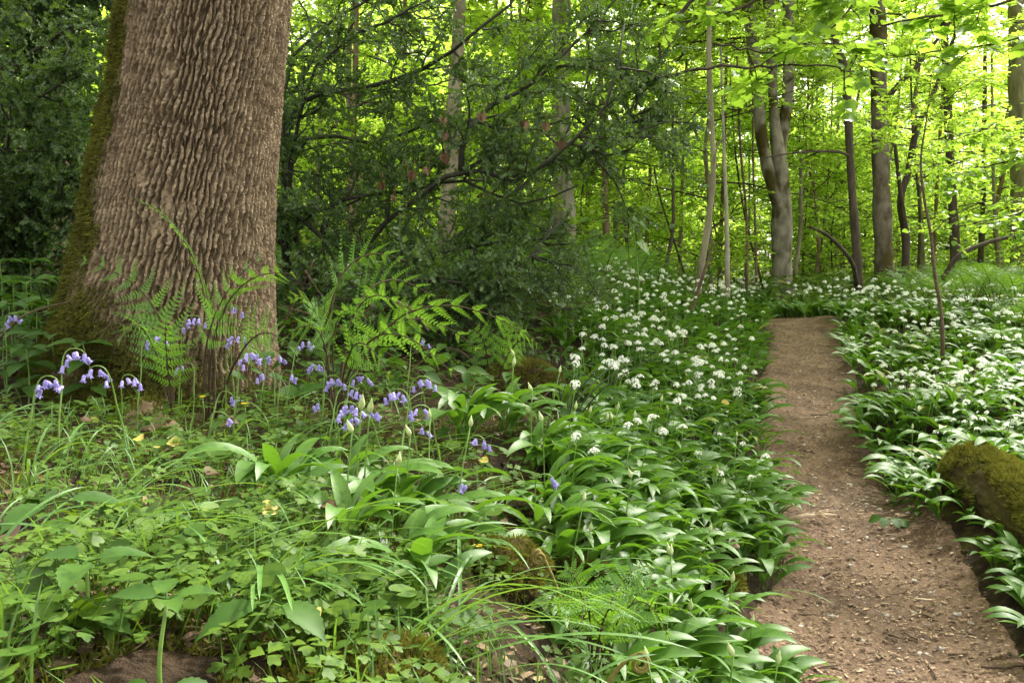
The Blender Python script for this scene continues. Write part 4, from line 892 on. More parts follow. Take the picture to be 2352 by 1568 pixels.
def ground_cover():
    g = Geo(); x, y, z = cover_sites(15000, dens=lambda x, y: (fbm(x*3.7, y*3.7, 3, 91) > .40) & (rc.random(len(x)) < np.interp(y, [.75, 1.0, 1.4], [.35, .6, 1]))); n = len(x); h = rc.uniform(.02, .085, n); s = rc.uniform(.020, .043, n)
    top = np.c_[x+.02*rc.normal(size=n), y+.02*rc.normal(size=n), z+h]; a = rc.uniform(0, 2*PI, n); D = np.c_[np.cos(a), np.sin(a), .15*rc.normal(size=n)]
    g.scatter(T_TRI, frames(D, norm(A(0, -.12, 1)+.28*rc.normal(size=(n, 3))), s), top, np.clip(vn(x*4, y*4, 3)*.4+.55*rc.random(n), 0, 1)); m = y < 2.2
    petioles(g, np.c_[x, y, z][m], top[m]); tag(g.build('ground_cover', M['cover_leaf']), 'low carpet of small three lobed moschatel leaves under the huge tree', 'plants', None, 'stuff')
    g = Geo(); x, y, z = cover_sites(7500, 1.8, dens=lambda x, y: (fbm(x*3.3+5, y*3.3, 3, 92) > .42) & (rc.random(len(x)) < np.interp(y, [.75, 1.0, 1.4], [.4, .6, 1]))); n = len(x); h = rc.uniform(.03, .085, n); s = rc.uniform(.022, .042, n)
    top = np.c_[x+.02*rc.normal(size=n), y+.02*rc.normal(size=n), z+h]; a = rc.uniform(0, 2*PI, n); D = np.c_[np.cos(a), np.sin(a), .15*rc.normal(size=n)]
    g.scatter(T_HEART, frames(D, norm(A(0, -.2, 1)+.3*rc.normal(size=(n, 3))), s), top, np.clip(.1+.6*rc.random(n)+(rc.random(n) < .02)*.5, 0, 1.2)); m = y < 2.2
    petioles(g, np.c_[x, y, z][m], top[m]); tag(g.build('ground_cover', M['cover_leaf']), 'round heart shaped celandine leaves scattered over the bank', 'plants', None, 'stuff')
    # serrated and pinnate small herbs farther back, under the holly and round the tree foot
    g = Geo(); x, y, z = cover_sites(9000, .9, 3.1, 9.5, lim=.8); n = len(x); h = rc.uniform(.03, .2, n); s = rc.uniform(.04, .085, n); a = rc.uniform(0, 2*PI, n); D = np.c_[np.cos(a), np.sin(a), .25*rc.normal(size=n)-.1]
    g.scatter(T_SERR, frames(D, norm(A(0, -.2, 1)+.3*rc.normal(size=(n, 3))), s), np.c_[x, y, z+h], np.clip(.6*rc.random(n), 0, 1)); tag(g.build('ground_cover', M['herb_leaf']), 'toothed herb leaves on the shaded ground under the holly', 'plants', None, 'stuff')
    g = Geo(); x, y, z = cover_sites(12000, 1.7, .72, 4); n = len(x); a = rc.random(n)*6.28; Mx = frames(np.c_[np.cos(a), np.sin(a), .2*rc.normal(size=n)], norm(A(0, 0, 1)+rc.normal(size=(n, 3))*.3), .006+.03*rc.random(n)**3); Mx[:, :, 0] *= (.12+.35*rc.random(n))[:, None]
    g.scatter((A([-.5,-.5,0],[.5,-.4,0],[.6,.1,.1],[.4,.5,0],[-.4,.5,0]), [[[0,1,2,3,4]]]), Mx, np.c_[x, y, z+.006], np.clip(rc.random(n)**2*.8, 0, 1)); tag(g.build('leaf_litter', M['chip'], smooth=False), 'crumbs of dead stalks and leaves on the soil between the herbs', 'litter', None, 'stuff')
    # fine grass and moss shoots
    g = Geo(); x, y, z = cover_sites(620, 1.1, 1.15, 4.2); n = len(x)
    for k, B in enumerate([arc_leaf(.32, .007, .8, 2.0, 12, 0, .5, .35, .5, 0, .35), arc_leaf(.24, .006, .6, 1.7, 12, 0, .5, .35, -.6, 0, .35), arc_leaf(.36, .008, 1.0, 2.1, 12, 0, .5, .3, .2, 0, .35)]):
        m = np.arange(n) % 3 == k; g.scatter(B, rotz(-1.2+1.3*rc.normal(size=m.sum()))*rc.uniform(.5, .95, m.sum())[:, None, None], np.c_[x, y, z][m], rc.random(m.sum()))
    tag(g.build('ground_cover', M['strap_leaf']), 'long strap leaves of bluebells sprawling everywhere through the low herbs', 'plants', None, 'stuff')
    g = Geo(); n = 5000; x, y, z = cover_sites(n, 1.8, dens=lambda x, y: fbm(x*2.3, y*2.3, 3, 85) > .5); n = len(x); B = arc_leaf(1., .03, .1, 1.1, 4, 0, .3, .2)
    g.scatter(B, rotz(rc.uniform(0, 6.28, n))*(rc.uniform(.05, .13, n))[:, None, None], np.c_[x, y, z], rc.random(n)); tag(g.build('grass', M['strap_leaf']), 'fine grass blades between the herbs', 'grass', None, 'stuff')
    g = Geo(); x, y, z = cover_sites(150000, 1.9, .72, 3.6, dens=lambda x, y: fbm(x*2.6, y*2.6, 4, 86)+.10*(y < 1.3) > .45); n = len(x)
    g.scatter((A([-.16,0,0],[.16,0,0],[.1,.6,.05],[0,1,0]), [[[0,1,2,3]]]), frames(norm(A(0, 0, .7)+.6*rc.normal(size=(n, 3))), rdir(n), rc.uniform(.008, .02, n)), np.c_[x, y, z-.002], np.clip(fbm(x*9, y*9, 3, 87)*1.5-.3+.1*rc.normal(size=n), 0, 1))
    tag(g.build('moss', M['moss_bright']), 'golden green moss on the bare soil between the herbs', 'moss', None, 'stuff')
    # herbs on the right bank, beyond the garlic carpet
    g = Geo(); n = 9000; y = rc.uniform(9, 20, n); x = rc.uniform(.28, .62, n)*y; k = path_d(x, y)[0] > .25; x, y = x[k], y[k]; n = len(x); z = ground_z(x, y)+rc.uniform(.05, .5, n)*np.clip((y-9)/3, .2, 1); a = rc.uniform(0, 6.28, n)
    g.scatter(T_SERR, frames(np.c_[np.cos(a), np.sin(a), .2*rc.normal(size=n)], norm(A(0, -.2, 1)+.4*rc.normal(size=(n, 3))), rc.uniform(.07, .13, n)), np.c_[x, y, z], rc.random(n)); tag(g.build('undergrowth', M['cover_leaf']), 'leafy undergrowth along the top of the right bank', 'plants', None, 'stuff')
    g = Geo(); n = 8000; y = rc.uniform(8, 18, n); x = rc.uniform(-.6, .12, n)*y; z = ground_z(x, y)+rc.uniform(.05, .6, n)*np.clip((y-8)/3, .3, 1); a = rc.uniform(0, 6.28, n)
    g.scatter(T_SERR, frames(np.c_[np.cos(a), np.sin(a), .2*rc.normal(size=n)], norm(A(0, -.2, 1)+.4*rc.normal(size=(n, 3))), rc.uniform(.07, .13, n)), np.c_[x, y, z], rc.random(n)); tag(g.build('undergrowth', M['cover_leaf']), 'leafy undergrowth on the slope behind the holly', 'plants', None, 'stuff')
ground_cover()

# ------------------------------------------------------------------ tufts of long strap leaves
def strap_mesh(i):
    r = np.random.default_rng(500+i); g = Geo(); V, fs = arc_leaf(r.uniform(.28, .42), r.uniform(.006, .0095), r.uniform(.5, 1.0), r.uniform(1.75, 2.2), 14, .0, .5, .35, r.uniform(-.8, .8), 0, .35)
    g.add(V, fs, r.uniform(.2, .9)); return g.mesh('leaf', M['strap_leaf'])
STRAP = [strap_mesh(i) for i in range(9)]
def tufts():
    T = [(600,1385,15,-2.2,.7,1.0,'large tuft of long grassy leaves sprawling towards the bottom of the bank'),(880,1560,10,-1.6,.8,1.0,'grassy tuft whose long curved leaves arch over the golden moss cushion'),
         (80,1110,9,-1.2,1.5,.8,'grassy tuft arching at the left edge under the bluebells'),(330,1060,10,-.8,2.,.75,'grassy tuft under the tallest group of bluebells'),
         (480,1010,9,0,3,.7,'grassy tuft right in front of the huge trunk'),(560,1200,8,-1.2,1.5,.8,'grassy tuft left of the middle garlic clump'),(240,1190,8,-1.0,1.8,.8,'grassy tuft on the open part of the bank'),
         (890,1330,11,-1.3,1.2,.85,'grassy tuft below the big garlic clump'),(760,1060,9,-1.,2.2,.75,'grassy tuft among the bluebells right of the trunk'),(960,1080,8,-1.2,1.6,.75,'grassy tuft between the bluebells and the garlic'),
         (20,1010,7,-1.2,1.4,.8,'grassy tuft near the top left bluebells'),(640,1010,8,-.6,2.4,.7,'grassy tuft at the right foot of the huge trunk'),(150,1330,7,-1.,1.6,.8,'short grassy tuft in the lower left herbs'),(1000,1480,7,-1.2,1.4,.85,'thin grassy tuft left of the bright fern')]
    for px, py, n, a0, sp, s, lab in T:
        o = thing('bluebell_tuft', lab, 'plant', hit(px, py), 'tufts of long strap leaves')
        for k in range(n): child('leaf', STRAP[int(rc.integers(9))], o, (.02*rc.normal(), .02*rc.normal(), -.01), (0, 0, a0+sp*(rc.random()-.5)*2), s*rc.uniform(.65, 1.1))
tufts()

# ------------------------------------------------------------------ bluebells
def bell_geo():
    g = Geo(); zz = A(0, -.002, -.005, -.011, -.015, -.0175, -.0165); rr = A(.0008, .0032, .0040, .0040, .0042, .0068, .0088); sd = 12; V = []
    a = np.arange(sd)*2*PI/sd
    for k, (z, r) in enumerate(zip(zz, rr)):
        m = np.ones(sd) if k < 4 else np.where(np.arange(sd) % 2 == 0, 1.0, (.93, .62, .5)[k-4]); zc = np.zeros(sd) if k < 5 else np.where(np.arange(sd) % 2 == 0, 0, .002)
        V.append(np.c_[np.cos(a)*r*m, np.sin(a)*r*m, z+zc])
    i = np.arange(len(zz)-1)[:, None]*sd; j = np.arange(sd)[None]; q = np.stack([i+j, i+sd+j, i+sd+(j+1) % sd, i+(j+1) % sd], -1).reshape(-1, 4)
    g.add(np.concatenate(V), [q], .3+.4*rc.random()); return g
BELL = [bell_geo().mesh('flower', M['bluebell']) for _ in range(3)]
def bluebells():
    L = [(32,740,3.0,5,1,'alone at the far left edge'),(112,885,2.0,6,1,'lowest of the left group'),(172,822,2.25,7,1,'topmost and fullest of the left group'),(222,862,2.15,6,-1,'on a bent stem in the left group'),(297,882,2.4,5,1,'compact head right of the left group'),
         (355,788,2.7,4,1,'pale loose head under the fern left of the trunk'),(446,746,2.75,5,1,'pale head high in front of the middle of the trunk'),(428,855,2.85,3,-1,'small head low against the mossy trunk foot'),(545,788,2.75,5,1,'head half behind a dark fern stalk'),
         (577,825,2.45,8,1,'largest head in front of the right side of the trunk'),(614,872,2.8,3,-1,'small narrow head right of the largest one'),(632,832,2.95,4,1,'faint head beside the mossy right edge of the trunk'),(662,872,2.85,3,1,'little head just right of the trunk foot'),
         (703,800,3.0,5,1,'head on the arching stem right of the trunk'),(728,852,2.9,4,-1,'head between the trunk and the fern clump'),(766,884,2.5,6,1,'full pale head left of the fern clump'),(826,880,2.7,5,1,'shaded head under the fern clump'),(796,945,2.1,6,1,'near head with big bells beside a garlic bud'),
         (828,972,2.2,3,-1,'small head right of the near big one'),(912,915,2.3,5,-1,'tall stem with bells hanging down its left side'),(972,886,2.4,5,1,'deep violet head below the fern tips'),(964,952,2.3,4,-1,'head with widely spaced bells'),(952,990,2.2,2,1,'two bells low on a short stem'),
         (1096,1022,2.4,4,1,'small head leaning at the edge of the garlic'),(1038,1112,1.95,3,1,'small head low beside a dry twig'),(965,797,3.3,3,1,'faint head inside the fern clump'),(500,968,2.3,2,1,'single bell low in front of the trunk'),(520,920,2.5,2,1,'two bells nodding beside yellow celandines'),
         (744,936,2.5,2,-1,'thin head left of the near big one'),(850,960,2.6,4,1,'shaded greyish head deep in the herbs'),(1252,1110,2.2,3,1,'fading head among the garlic leaves'),(538,722,3.0,3,1,'bells high against the trunk behind a fern stalk'),(800,910,2.4,3,1,'little head just above the near big one')]
    for fx, fy, d, n, dr, lab in L:
        tip = P(fx-dr*6, fy-22, d); bx = tip[0]-dr*rc.uniform(.01, .06); by = d+rc.uniform(-.10, .08); b = on(bx, by); 
        if tip[2]-b[2] < .08: b[2] = tip[2]-.1
        o = thing('bluebell', f'bluebell, {lab}', 'flower', b, 'bluebells under the huge tree'); h = tip[2]-b[2]
        dirx = A(dr, rc.uniform(-.5, .3), 0); dirx = dirx/np.linalg.norm(dirx)
        pts = spline([b, b+(tip-b)*.5+A(0, 0, h*.04)-dirx*.01, tip, tip+dirx*.020+A(0, 0, -.002), tip+dirx*.032+A(0, 0, -.014)], 22)
        g = Geo(); g.tube(pts, np.linspace(.0028, .0012, 22), 6); g.build('stem', M['stem'], o)
        n += (n > 3)
        for k in range(n):
            t = 21-int(k*7/max(n, 5)); q = pts[max(t, 11)]; sd = (1 if k % 2 else -1)*.5; hang = norm(dirx*.45+np.cross(dirx, A(0, 0, 1))*sd+A(0, -.1, -.4))*.010+A(0, 0, -.003)
            c = child('flower', BELL[k % 3], o, tuple(q+hang-b), (rc.normal()*.3, rc.normal()*.25-dr*.35, rc.random()*6), rc.uniform(.95, 1.2))
bluebells()

# ------------------------------------------------------------------ ferns
def frond(base, tip, arch, side, wid, npin, stalk=.33, seed=0, roll=0., droop=.22):
    """bipinnate frond: stalk, rachis, pinnae with small lobed pinnules"""
    r = np.random.default_rng(seed); base = np.asarray(base, float); tip = np.asarray(tip, float); L = np.linalg.norm(tip-base)
    mid = (base+tip)/2+np.asarray(arch); c = bez(base, mid*2-(base+tip)/2, tip, 40); c = c+np.cumsum(r.normal(size=(40, 3)), 0)*L*.0012
    T = norm(np.gradient(c, axis=0)); side = norm(np.asarray(side, float)-T*(T@np.asarray(side, float))[:, None]); nr = np.cross(side, T)
    g = Geo(); g.tube(c, np.linspace(.0042, .0007, 40)*min(1.3, L/.5), 6, .5, 1)
    PN = t_outline([(.05,0),(.20,.12),(.17,.22),(.22,.34),(.14,.44),(.17,.58),(.09,.68),(.09,.84),(0,1)], 0, .1, .15)
    wid = min(wid*1.12, .33); npin = max(7, int((1-stalk)/(.26*wid)))
    for k in range(npin):
        u = (k+.5)/npin; t = stalk+(1-stalk)*u; q = t*39; i = min(int(q), 38); b = c[i]+(c[i+1]-c[i])*(q-i)
        ln = r.uniform(.86, 1.1)*wid*L*(math.sin(PI*min(.14+.86*u, 1)**.8) if False else ((1-u)**.85*(.55+.45*min(1, u/.18))+.03))
        for sg in (-1, 1):
            d0 = norm(side[i]*sg*.95+T[i]*r.uniform(.25, .6)+nr[i]*(roll+.12*r.normal())); m = 7; p = [b]; d = d0.copy()
            for s in range(m): d = norm(d+T[i]*.05+A(0, 0, -droop/m)+r.normal(size=3)*.03); p.append(p[-1]+d*ln/m)
            p = np.array(p); g.tube(p, np.linspace(.0011, .0004, m+1), 3, .5, 0, False)
            npl = max(5, int(9+ln*20)); f = (np.arange(npl)+.6)/npl; qq = f*m; ii = np.minimum(qq.astype(int), m-1); pb = p[ii]+(p[ii+1]-p[ii])*(qq-ii)[:, None]
            pd = norm(p[ii+1]-p[ii]); ax = norm(np.cross(nr[i], pd)); sz = np.minimum(ln*.165*(1-f)**.7+.0025, .024)
            for s2 in (-1, 1):
                D = norm(ax*s2*.92+pd*.42); g.scatter(PN, frames(D, np.cross(ax*s2, pd)*s2+.12*r.normal(size=(npl, 3)), sz), pb, np.clip(.25+.4*u+.12*r.normal(size=npl), 0, 1))
    return g
def fern(lab, crown, fronds, seed, grp=None):
    o = thing('fern', lab, 'fern', crown, grp)
    for k, (tp, arch, wid, npin, side, stalk) in enumerate(fronds):
        frond(crown+A(.012*rc.normal(), .012*rc.normal(), -.005), tp, arch, side, wid, npin, stalk, seed*50+k).build('frond', [M['fern_leaf'], M['fern_stem']], o)
    return o
X_ = A(1, 0, 0)
def ferns():
    c = on(P(490,930,2.85)[0], 2.85)
    fern('tall fern with dark stalks leaning against the front of the huge trunk', c, [
        (P(305,452,2.95), A(.10, 0, .12), .13, 20, (.35,-1,.2), .42), (P(605,585,2.75), A(-.07, 0, .05), .27, 18, (.8,-.6,.1), .35), (P(690,640,2.65), A(-.07, 0, .15), .26, 17, (.3,-.8,.4), .38),
        (P(655,790,2.5), A(0, 0, .12), .25, 16, (.6,-.8,-.5), .4), (P(430,560,3.0), A(.04, 0, .05), .16, 15, (.6,-1,0), .45)], 1)
    c = on(P(400,905,2.75)[0], 2.75)
    fern('soft green fern whose fronds hang left across the mossy trunk foot', c, [
        (P(175,600,2.8), A(.10, 0, .10), .27, 20, (.6,.2,.75), .22), (P(270,800,2.45), A(0, 0, .16), .30, 17, (.3,-.9,.2), .25), (P(385,735,2.55), A(0, -.02, .05), .28, 14, (1,0,-.2), .25), (P(330,690,2.9), A(0, 0, .06), .26, 14, (1,0,.4), .3)], 2)
    c = on(P(770,985,2.75)[0], 2.75)
    fern('broad fern clump right of the huge trunk spreading over the bluebells', c, [
        (P(930,598,3.05), A(-.10, 0, .20), .25, 20, (.1,-.8,.6), .42), (P(1228,778,2.7), A(-.08, 0, .22), .26, 22, (.1,-.8,.55), .32), (P(1060,868,2.4), A(-.04, 0, .20), .28, 18, (.15,-.8,.5), .28), (P(665,690,2.75), A(.03, 0, .14), .28, 18, (-.3,-.8,.5), .32),
        (P(640,790,2.5), A(.05, 0, .16), .28, 16, (-.2,-.8,.5), .3), (P(1120,810,2.9), A(-.06, 0, .22), .28, 18, (.1,-.8,.55), .3), (P(980,770,2.55), A(-.05, 0, .24), .28, 18, (.1,-.8,.5), .3), (P(1010,690,3.2), A(-.08, 0, .22), .26, 18, (.1,-.8,.6), .36), (P(905,880,2.35), A(-.03, 0, .18), .28, 16, (.4,-.7,.4), .3), (P(780,655,2.9), A(-.05, 0, .10), .26, 16, (.5,-.7,.3), .4), (P(860,740,2.6), A(-.06, 0, .16), .26, 16, (.2,-.8,.5), .35)], 3)
    c = on(P(1130,880,3.6)[0], 3.6)
    fern('half hidden fern at the foot of the holly beside dead stems', c, [(P(1180,740,3.5), A(0, 0, .1), .28, 16, (.8,-.6,0), .25), (P(1060,770,3.4), A(.03, 0, .12), .28, 16, (.8,.2,.5), .25), (P(1235,800,3.3), A(0, 0, .12), .28, 14, (.4,-.8,0), .25)], 4)
    c = on(P(1362,1560,1.60)[0], 1.58)
    fern('bright yellow green fern with shaggy brown stalks at the bottom beside the garlic', c, [
        (P(1590,1408,1.52), A(-.02, 0, .09), .30, 20, (.25,-.95,.5), .26), (P(1540,1478,1.40), A(0, 0, .12), .31, 19, (.3,-.9,.3), .25), (P(1500,1300,1.75), A(-.03, 0, .07), .30, 18, (.9,-.3,-.5), .28), (P(1285,1315,1.65), A(.01, 0, .08), .29, 18, (.95,-.2,.3), .28),
        (P(1225,1430,1.45), A(.03, 0, .11), .30, 18, (.6,-.8,.3), .26), (P(1330,1500,1.32), A(0, 0, .14), .30, 17, (.9,-.2,.2), .26), (P(1420,1340,1.8), A(0, 0, .06), .26, 16, (1,-.2,0), .3), (P(1570,1350,1.62), A(-.02, 0, .08), .28, 16, (.6,-.8,-.1), .28), (P(1440,1440,1.38), A(0, 0, .10), .28, 16, (.9,-.5,-.1), .28)], 5)
    c = on(P(1100,1590,1.38)[0], 1.38)
    fern('low fern with small blunt leaflets at the bottom edge left of the bright fern', c, [(P(1040,1500,1.40), A(0, 0, .04), .26, 14, (.3,-.8,.5), .15), (P(1270,1530,1.40), A(-.02, 0, .05), .26, 15, (.3,-.9,.4), .15), (P(985,1560,1.3), A(.02, 0, .04), .26, 12, (.5,-.7,.5), .15)], 6)
    # curled crosiers beside the bright fern
    for px, py, tx, ty, d in ((1335,1420,1238,1262,1.8), (1345,1565,1470,1500,1.42)):
        b = P(px, py+40, d); b[2] = min(b[2], gz(b[0], b[1])); t = P(tx, ty, d); m = (b+t)/2+A(0, 0, .05); cc = bez(b, m, t, 14); k = np.linspace(0, 4*PI, 30); r = .016*(1-k/(4*PI)*.8); s = -1 if tx < px else 1
        sp = np.c_[t[0]+s*np.sin(k)*r, t[1]+0*k-.004*k/6, t[2]-.016+np.cos(k)*r]; o = thing('fern_crosier', 'brown curled fern tip arching '+('left' if s < 0 else 'right')+' beside the bright fern', 'fern', b)
        g = Geo(); g.tube(np.r_[cc, sp], np.r_[np.linspace(.0045, .003, 14), np.linspace(.004, .002, 30)], 7); g.build('stalk', M['crosier'], o)
    # ferns farther off share two built ones
    def far_fern(seed):
        o = thing('fern', 'x', 'fern', (0, 0, 0)); r = np.random.default_rng(seed)
        for k in range(8):
            a = k*PI/4+r.normal()*.2; d = A(math.cos(a), math.sin(a), 0); tp = d*r.uniform(.4, .6)+A(0, 0, r.uniform(.30, .55)); frond(A(0, 0, 0), tp, d*-.02+A(0, 0, .16), np.cross(d, A(0, 0, 1)), .28, 13, .22, seed+k, droop=.15).build('frond', [M['fern_leaf'], M['fern_stem']], o)
        return o
    pr = [far_fern(900), far_fern(950)]; first = [True, True]
    for i, (px, d, s) in enumerate([(1290,7.4,.8),(1380,7.5,1),(1450,8.5,1),(1340,9,1.1),(1240,6.8,.8),(1500,10,1),(1330,6.6,.7),(1420,9.5,1),(1190,7.5,.9),(1550,11.5,1),(1090,6,.8),(1600,12.5,1.1),
                                    (2100,10.5,1),(2170,10.2,1),(2230,9.6,1),(2290,9.5,1.1),(2340,9.2,1),(2140,11.5,1.2),(2260,11,1.2),(2330,11,1.1),(2050,11.8,1),(2200,12.5,1.2),(2340,8.2,.8),(2310,7.2,.6),(1990,12,.9),(60,5.5,.9),(20,6.5,1)]):
        x = (px-CX)/F*d; o = pr[i % 2] if first[i % 2] else copy_tree(pr[i % 2]); first[i % 2] = False; o.location = on(x, d); o.rotation_euler = (0, 0, rc.random()*6); o.scale = (s,)*3
        w = 'on the crest of the right bank above the garlic' if px > 1900 else ('behind the holly at the left edge' if px < 100 else 'on the mossy crest behind the holly')
        tag(o, f'green fern rosette {w}', 'fern', f'ferns {w}')
M['crosier'] = plain_mat('crosier', (.16,.12,.03), (.22,.19,.05), 60)
ferns()

# ------------------------------------------------------------------ broad leaved herbs
def herb(lab, b, top, nodes, grp=None, tooth=True, name='herb', lm='herb_leaf'):
    """nodes: (t along stem, number of leaves, leaf length, first azimuth, tilt)"""
    b = np.asarray(b); top = np.asarray(top); o = thing(name, lab, 'plant', b, grp); c = spline([b-A(0, 0, .01), (b+top)/2+A(.008*rc.normal(), .008*rc.normal(), 0), top], 10); g = Geo(); g.tube(c, np.linspace(.0032, .0018, 10), 6); g.build('stem', M['stem'], o)
    for t, n, ln, a0, tilt in nodes:
        q = c[min(int(t*9), 9)]
        for k in range(n):
            a = a0+2*PI*k/n+rc.normal()*.15; d = A(math.cos(a), math.sin(a), tilt); d = d/np.linalg.norm(d); l = ln*rc.uniform(.85, 1.15); g = Geo(); p1 = q+d*l*.25; g.tube([q, p1], .0015, 4, .3, 0, False)
            g.scatter(T_SERR if tooth else T_OVAL, frames(d[None], A(0, -.15, 1)[None]+.12*rc.normal(size=(1, 3)), A(l)), p1[None], A(rc.random()*.6)); g.build('leaf', M[lm], o)
    return o
def herbs():
    b = P(372,1575,.93); b[2] = gz(b[0], b[1]); herb('tall nettle like seedling with toothed leaves at the bottom left', b, P(384,1375,.93), [(1,4,.045,.3,.25),(.35,2,.062,.05,-.1),(.12,2,.055,2.2,0.)])
    b = hit(520,1545); herb('toothed herb with one long drooping leaf near the bottom left', b, b+A(.05, .02, .075), [(1,3,.066,-.4,-.12)])
    b = hit(1010,1530); herb('slender herb with a long wavy leaf in the middle of the bottom edge', b, P(975,1310,1.35), [(1,2,.045,.8,.4),(.62,2,.095,-.1,-.05),(.4,2,.055,1.2,0.)])
    b = hit(205,1490); herb('pale stemmed seedling with lobed leaves in the lower left corner', b, b+A(0, 0, .10), [(1,3,.07,.5,.1),(.5,3,.06,1.4,0)])
    b = hit(660,960); herb('herb with two broad blunt leaves at the right foot of the trunk', b, b+A(0, 0, .05), [(1,2,.10,.1,.5),(.8,1,.08,1.7,.8)], tooth=False)
    b = hit(800,1540); herb('small upright seedling with paired leaves on the golden moss', b, b+A(0, 0, .06), [(1,4,.03,.3,.4),(.6,2,.04,-.3,.1)], tooth=False)
    b = hit(1000,1290); herb('young herb with drooping toothed leaves below the big garlic clump', b, b+A(0, 0, .11), [(1,4,.07,.3,0),(.5,2,.07,1.2,-.1)])
    b = hit(130,1250); herb('spreading herb with round lobed leaves on the left of the bank', b, b+A(0, 0, .07), [(1,3,.10,.5,0),(.7,2,.08,2.,0)])
    for i, (px, py, d) in enumerate([(20,700,3.5),(60,650,3.7),(110,690,3.5),(30,640,3.9),(85,720,3.4),(140,640,3.8),(0,600,4.1),(70,600,4.2),(170,720,3.3),(10,770,3.2),(120,770,3.15),(60,800,3.0),(190,790,3.0)]):
        b = P(px, py, d); zb = gz(b[0], b[1]); tp = A(b[0], b[1], max(b[2], zb+.1)); b[2] = zb
        herb('leafy dog mercury plant in the clump between the left edge and the mossy trunk foot', b, tp, [(1,6,.085,rc.random(),.15),(.8,4,.10,rc.random(),-.05),(.5,4,.09,rc.random(),-.1)], 'dog mercury at the left edge', name='dog_mercury')
    for i, (px, py, d, s) in enumerate([(1235,960,2.9,1),(2110,1150,3.9,.8),(2330,1080,4.4,1),(2200,1045,4.6,1),(2290,1010,4.7,1.2),(2060,1110,4.1,.8),(2345,990,4.8,1.1)]):
        b = on(P(px, py, d)[0], d); herb('fresh green herb with toothed leaves '+('beside the dead stems' if px < 1500 else 'growing round the mossy log'), b, b+A(0, 0, .14*s), [(1,5,.07*s,.3,.15),(.6,4,.08*s,1.2,0),(.3,3,.07*s,.2,0)], 'herbs round the log' if px > 1500 else None, lm='cover_leaf')
    b = hit(2070,1215); o = thing('broken_sprig', 'broken green leafy sprig lying on the right side of the path', 'sprig', b+A(0, 0, .02)); s = b[1]/F
    g = Geo(); g.tube([b+A(90*s, .02, .01), b+A(0, 0, .035), b+A(-40*s, -.01, .045)], [.002, .0018, .001], 5); g.build('stem', M['stem'], o)
    for dx, dz, a in ((-45,.045,2.9),(-35,.04,-2.2),(-20,.04,-1.5),(-10,.035,-.9),(25,.03,.4)):
        g = Geo(); g.scatter(T_OVAL, frames(A(math.cos(a), math.sin(a), -.35)[None], A(0, -.5, 1)[None], A(.062)), (b+A(dx*s, 0, dz))[None], A(rc.random()*.5)); g.build('leaf', M['herb_leaf'], o)
herbs()

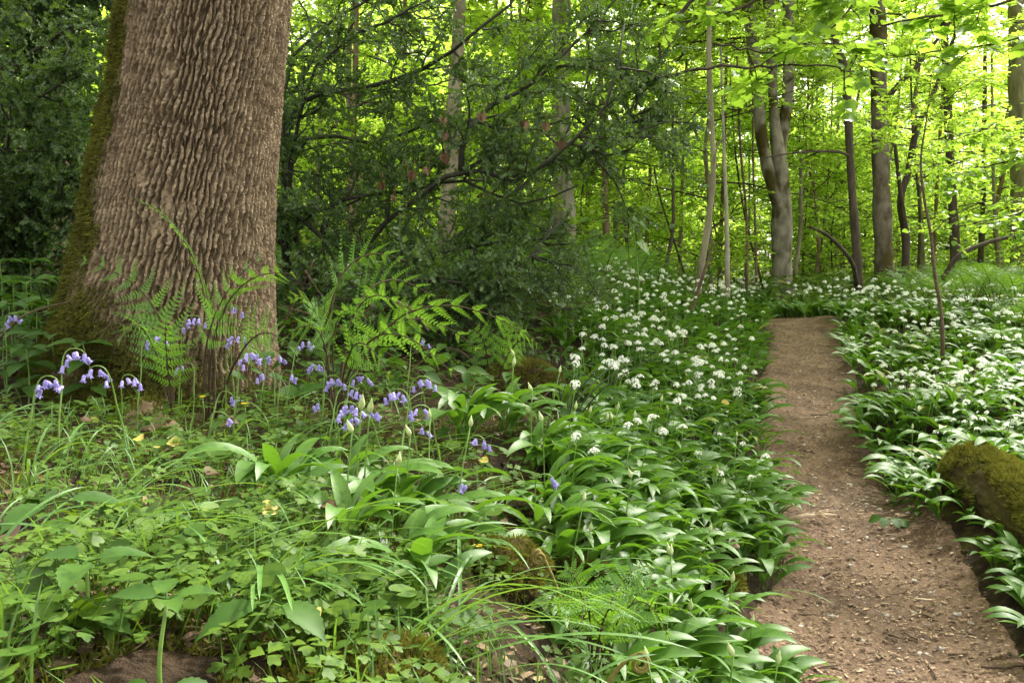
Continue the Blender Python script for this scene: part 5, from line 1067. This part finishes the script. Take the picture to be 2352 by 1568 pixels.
# ------------------------------------------------------------------ dead stems, bare shrub, small flowers, leaves
def stems():
    for i, (x0, y0, x1, y1, d, w) in enumerate([(905,690,985,760,3.9,.010),(640,700,850,830,3.6,.003),(720,600,600,880,3.7,.003),(860,700,700,860,3.8,.0035),(1000,900,1180,850,3.7,.003),(960,930,1150,900,3.6,.003),(1035,855,1130,930,3.8,.003),(900,850,1090,820,4.0,.003),(930,900,1010,800,3.8,.003),
                (1215,738,1395,685,4.6,.005),(760,760,900,700,4.0,.003),(700,620,860,740,4.1,.004),(820,870,1000,880,3.5,.0025),(1000,870,1170,930,3.5,.0025),(980,950,1120,870,3.5,.0025),(880,960,1080,980,3.2,.0025),(650,860,760,930,3.3,.0025),(1100,810,1240,900,4.2,.003),(640,760,720,640,4.,.003),(870,800,1040,900,3.7,.003),(1050,800,1160,870,4.0,.003),(920,830,1120,960,3.6,.0025),(0,775,165,690,3.1,.004),(95,690,165,600,3.3,.002),(750,690,900,640,4.2,.003),(1180,960,1290,870,3.6,.003)]):
        a = P(x0, y0, d); b = P(x1, y1, d+rc.normal()*.15); a[2] = max(a[2], gz(a[0], a[1])+.01); b[2] = max(b[2], gz(b[0], b[1])+.01); m = (a+b)/2+rc.normal(size=3)*.03
        g = Geo(); g.tube(spline([a, m, b], 12), np.linspace(w, w*.5, 12), 6)
        tag(g.build('dry_twig', M['twig'], origin=m), ('bare cut branch end pointing down out of the holly' if i == 0 else 'long thin bare branch slanting up over the garlic below the holly' if i == 9 else 'thin brown dead stem in the tangle under the holly'), 'twig', None if i in (0, 9) else 'dead stems under the holly')
    b = on(P(1300,1090,3.55)[0], 3.55); o = thing('bare_shrub', 'slender bare dark stems fanning up from the ground at the edge of the garlic', 'shrub', b)
    for tx, ty in ((1300,880),(1335,860),(1370,850),(1405,840),(1450,830),(1500,820),(1290,800),(1345,960)):
        t = P(tx, ty, 3.55+rc.normal()*.15); g = Geo(); g.tube(spline([b+.02*rc.normal(size=3), (b+t)/2+A(-.02, 0, .03), t], 12), np.linspace(.0042, .002, 12), 6); g.build('stem', M['holly_bark'], o)
    for px, py in ((465,910),(563,925),(470,1000),(1100,905),(2150,860)):
        pass
    for px, py, d, h in ((465,912,2.7,.10),(562,928,2.6,.10),(1098,1255,1.75,.05),(935,1265,1.6,.06),(640,1375,1.2,.02)):
        c = P(px, py, d); b = on(c[0], d); c[2] = max(c[2], b[2]+.03); o = thing('celandine', 'small yellow celandine flower open '+('by the base of the huge trunk' if d > 2 else 'among the low herbs in front'), 'flower', b, 'celandines by the trunk' if d > 2 else 'celandines in front')
        g = Geo(); g.tube([b, (b+c)/2+A(.005, 0, 0), c], .0012, 5); g.build('stem', M['stem'], o); k = np.arange(8)*PI/4; g = Geo(); D = np.c_[np.cos(k), np.sin(k), .35+0*k]; g.scatter(t_simple(.3, .1), frames(D, np.repeat(A(0, -.3, 1)[None], 8, 0), .012), np.repeat(c[None], 8, 0), rc.random(8)); g.build('petals', M['celandine'], o)
    FL = [(712,1532,.042,'yellow_leaf','round bright yellow fallen leaf at the bottom under the long grassy leaves'),(1685,1360,.042,'dead_leaf','orange brown dead leaf caught on the garlic beside the path'),(490,1155,.045,'dead_leaf','crumpled tan dead leaf in the middle of the low herbs'),
          (395,1030,.045,'dead_leaf','flat brown dead leaf in the herbs before the trunk'),(400,1075,.035,'yellow_leaf','curled pale yellow leaf standing in the herbs'),(685,1105,.035,'yellow_leaf','pale yellow leaf hanging on a stalk left of the garlic clump'),(320,1062,.035,'yellow_leaf','yellow green leaf lying flat in the herbs'),(365,1085,.025,'yellow_leaf','small round yellow leaf near the curled one'),
          (25,905,.07,'dead_leaf','pale brown dead leaf at the left edge under the bluebells'),(45,775,.06,'dead_leaf','pinkish brown dead leaf below the far left bluebell'),(620,1250,.04,'yellow_leaf','yellowing lobed leaf in the herbs left of centre'),(15,1330,.05,'dead_leaf','brownish dying leaf at the lower left edge'),(200,1015,.03,'dead_leaf','small tan leaf fragment in the left herbs'),(1110,1105,.035,'yellow_leaf','yellow leaf piece between the herbs and the garlic'),(755,1237,.03,'dead_leaf','pinkish dead leaf by the big garlic clump'),(1005,1245,.03,'dead_leaf','orange dead leaf on the earthy hummock'),(535,1020,.04,'dead_leaf','curled dry leaf before the trunk foot'),(1665,985,.05,'yellow_leaf','yellowing garlic leaf on the left bank'),(1495,1492,.03,'dead_leaf','small brown scrap beside the bright fern')]
    for px, py, s, m, lab in FL:
        p = hit(px, py); onp = px > 1600; p = p+A(0, 0, .15 if onp else .06 if py > 900 else .03); p = p+(EYE-p)*(.02); V, fs = T_OVAL; V = V.copy(); V[:, 2] += .6*V[:, 0]**2+.25*np.sin(V[:, 1]*5)*V[:, 0]; V[:, 0] *= 1.2
        a = rc.uniform(0, 6.28); g = Geo(); g.scatter((V-A(0, .5, 0), fs), frames(A(math.cos(a), math.sin(a), .1)[None], A(.1, -.6, 1)[None]+.2*rc.normal(size=(1, 3)), A(s)), p[None], A(rc.random()*.7)); tag(g.build('fallen_leaf', M[m], origin=p), lab, 'leaf')
stems()
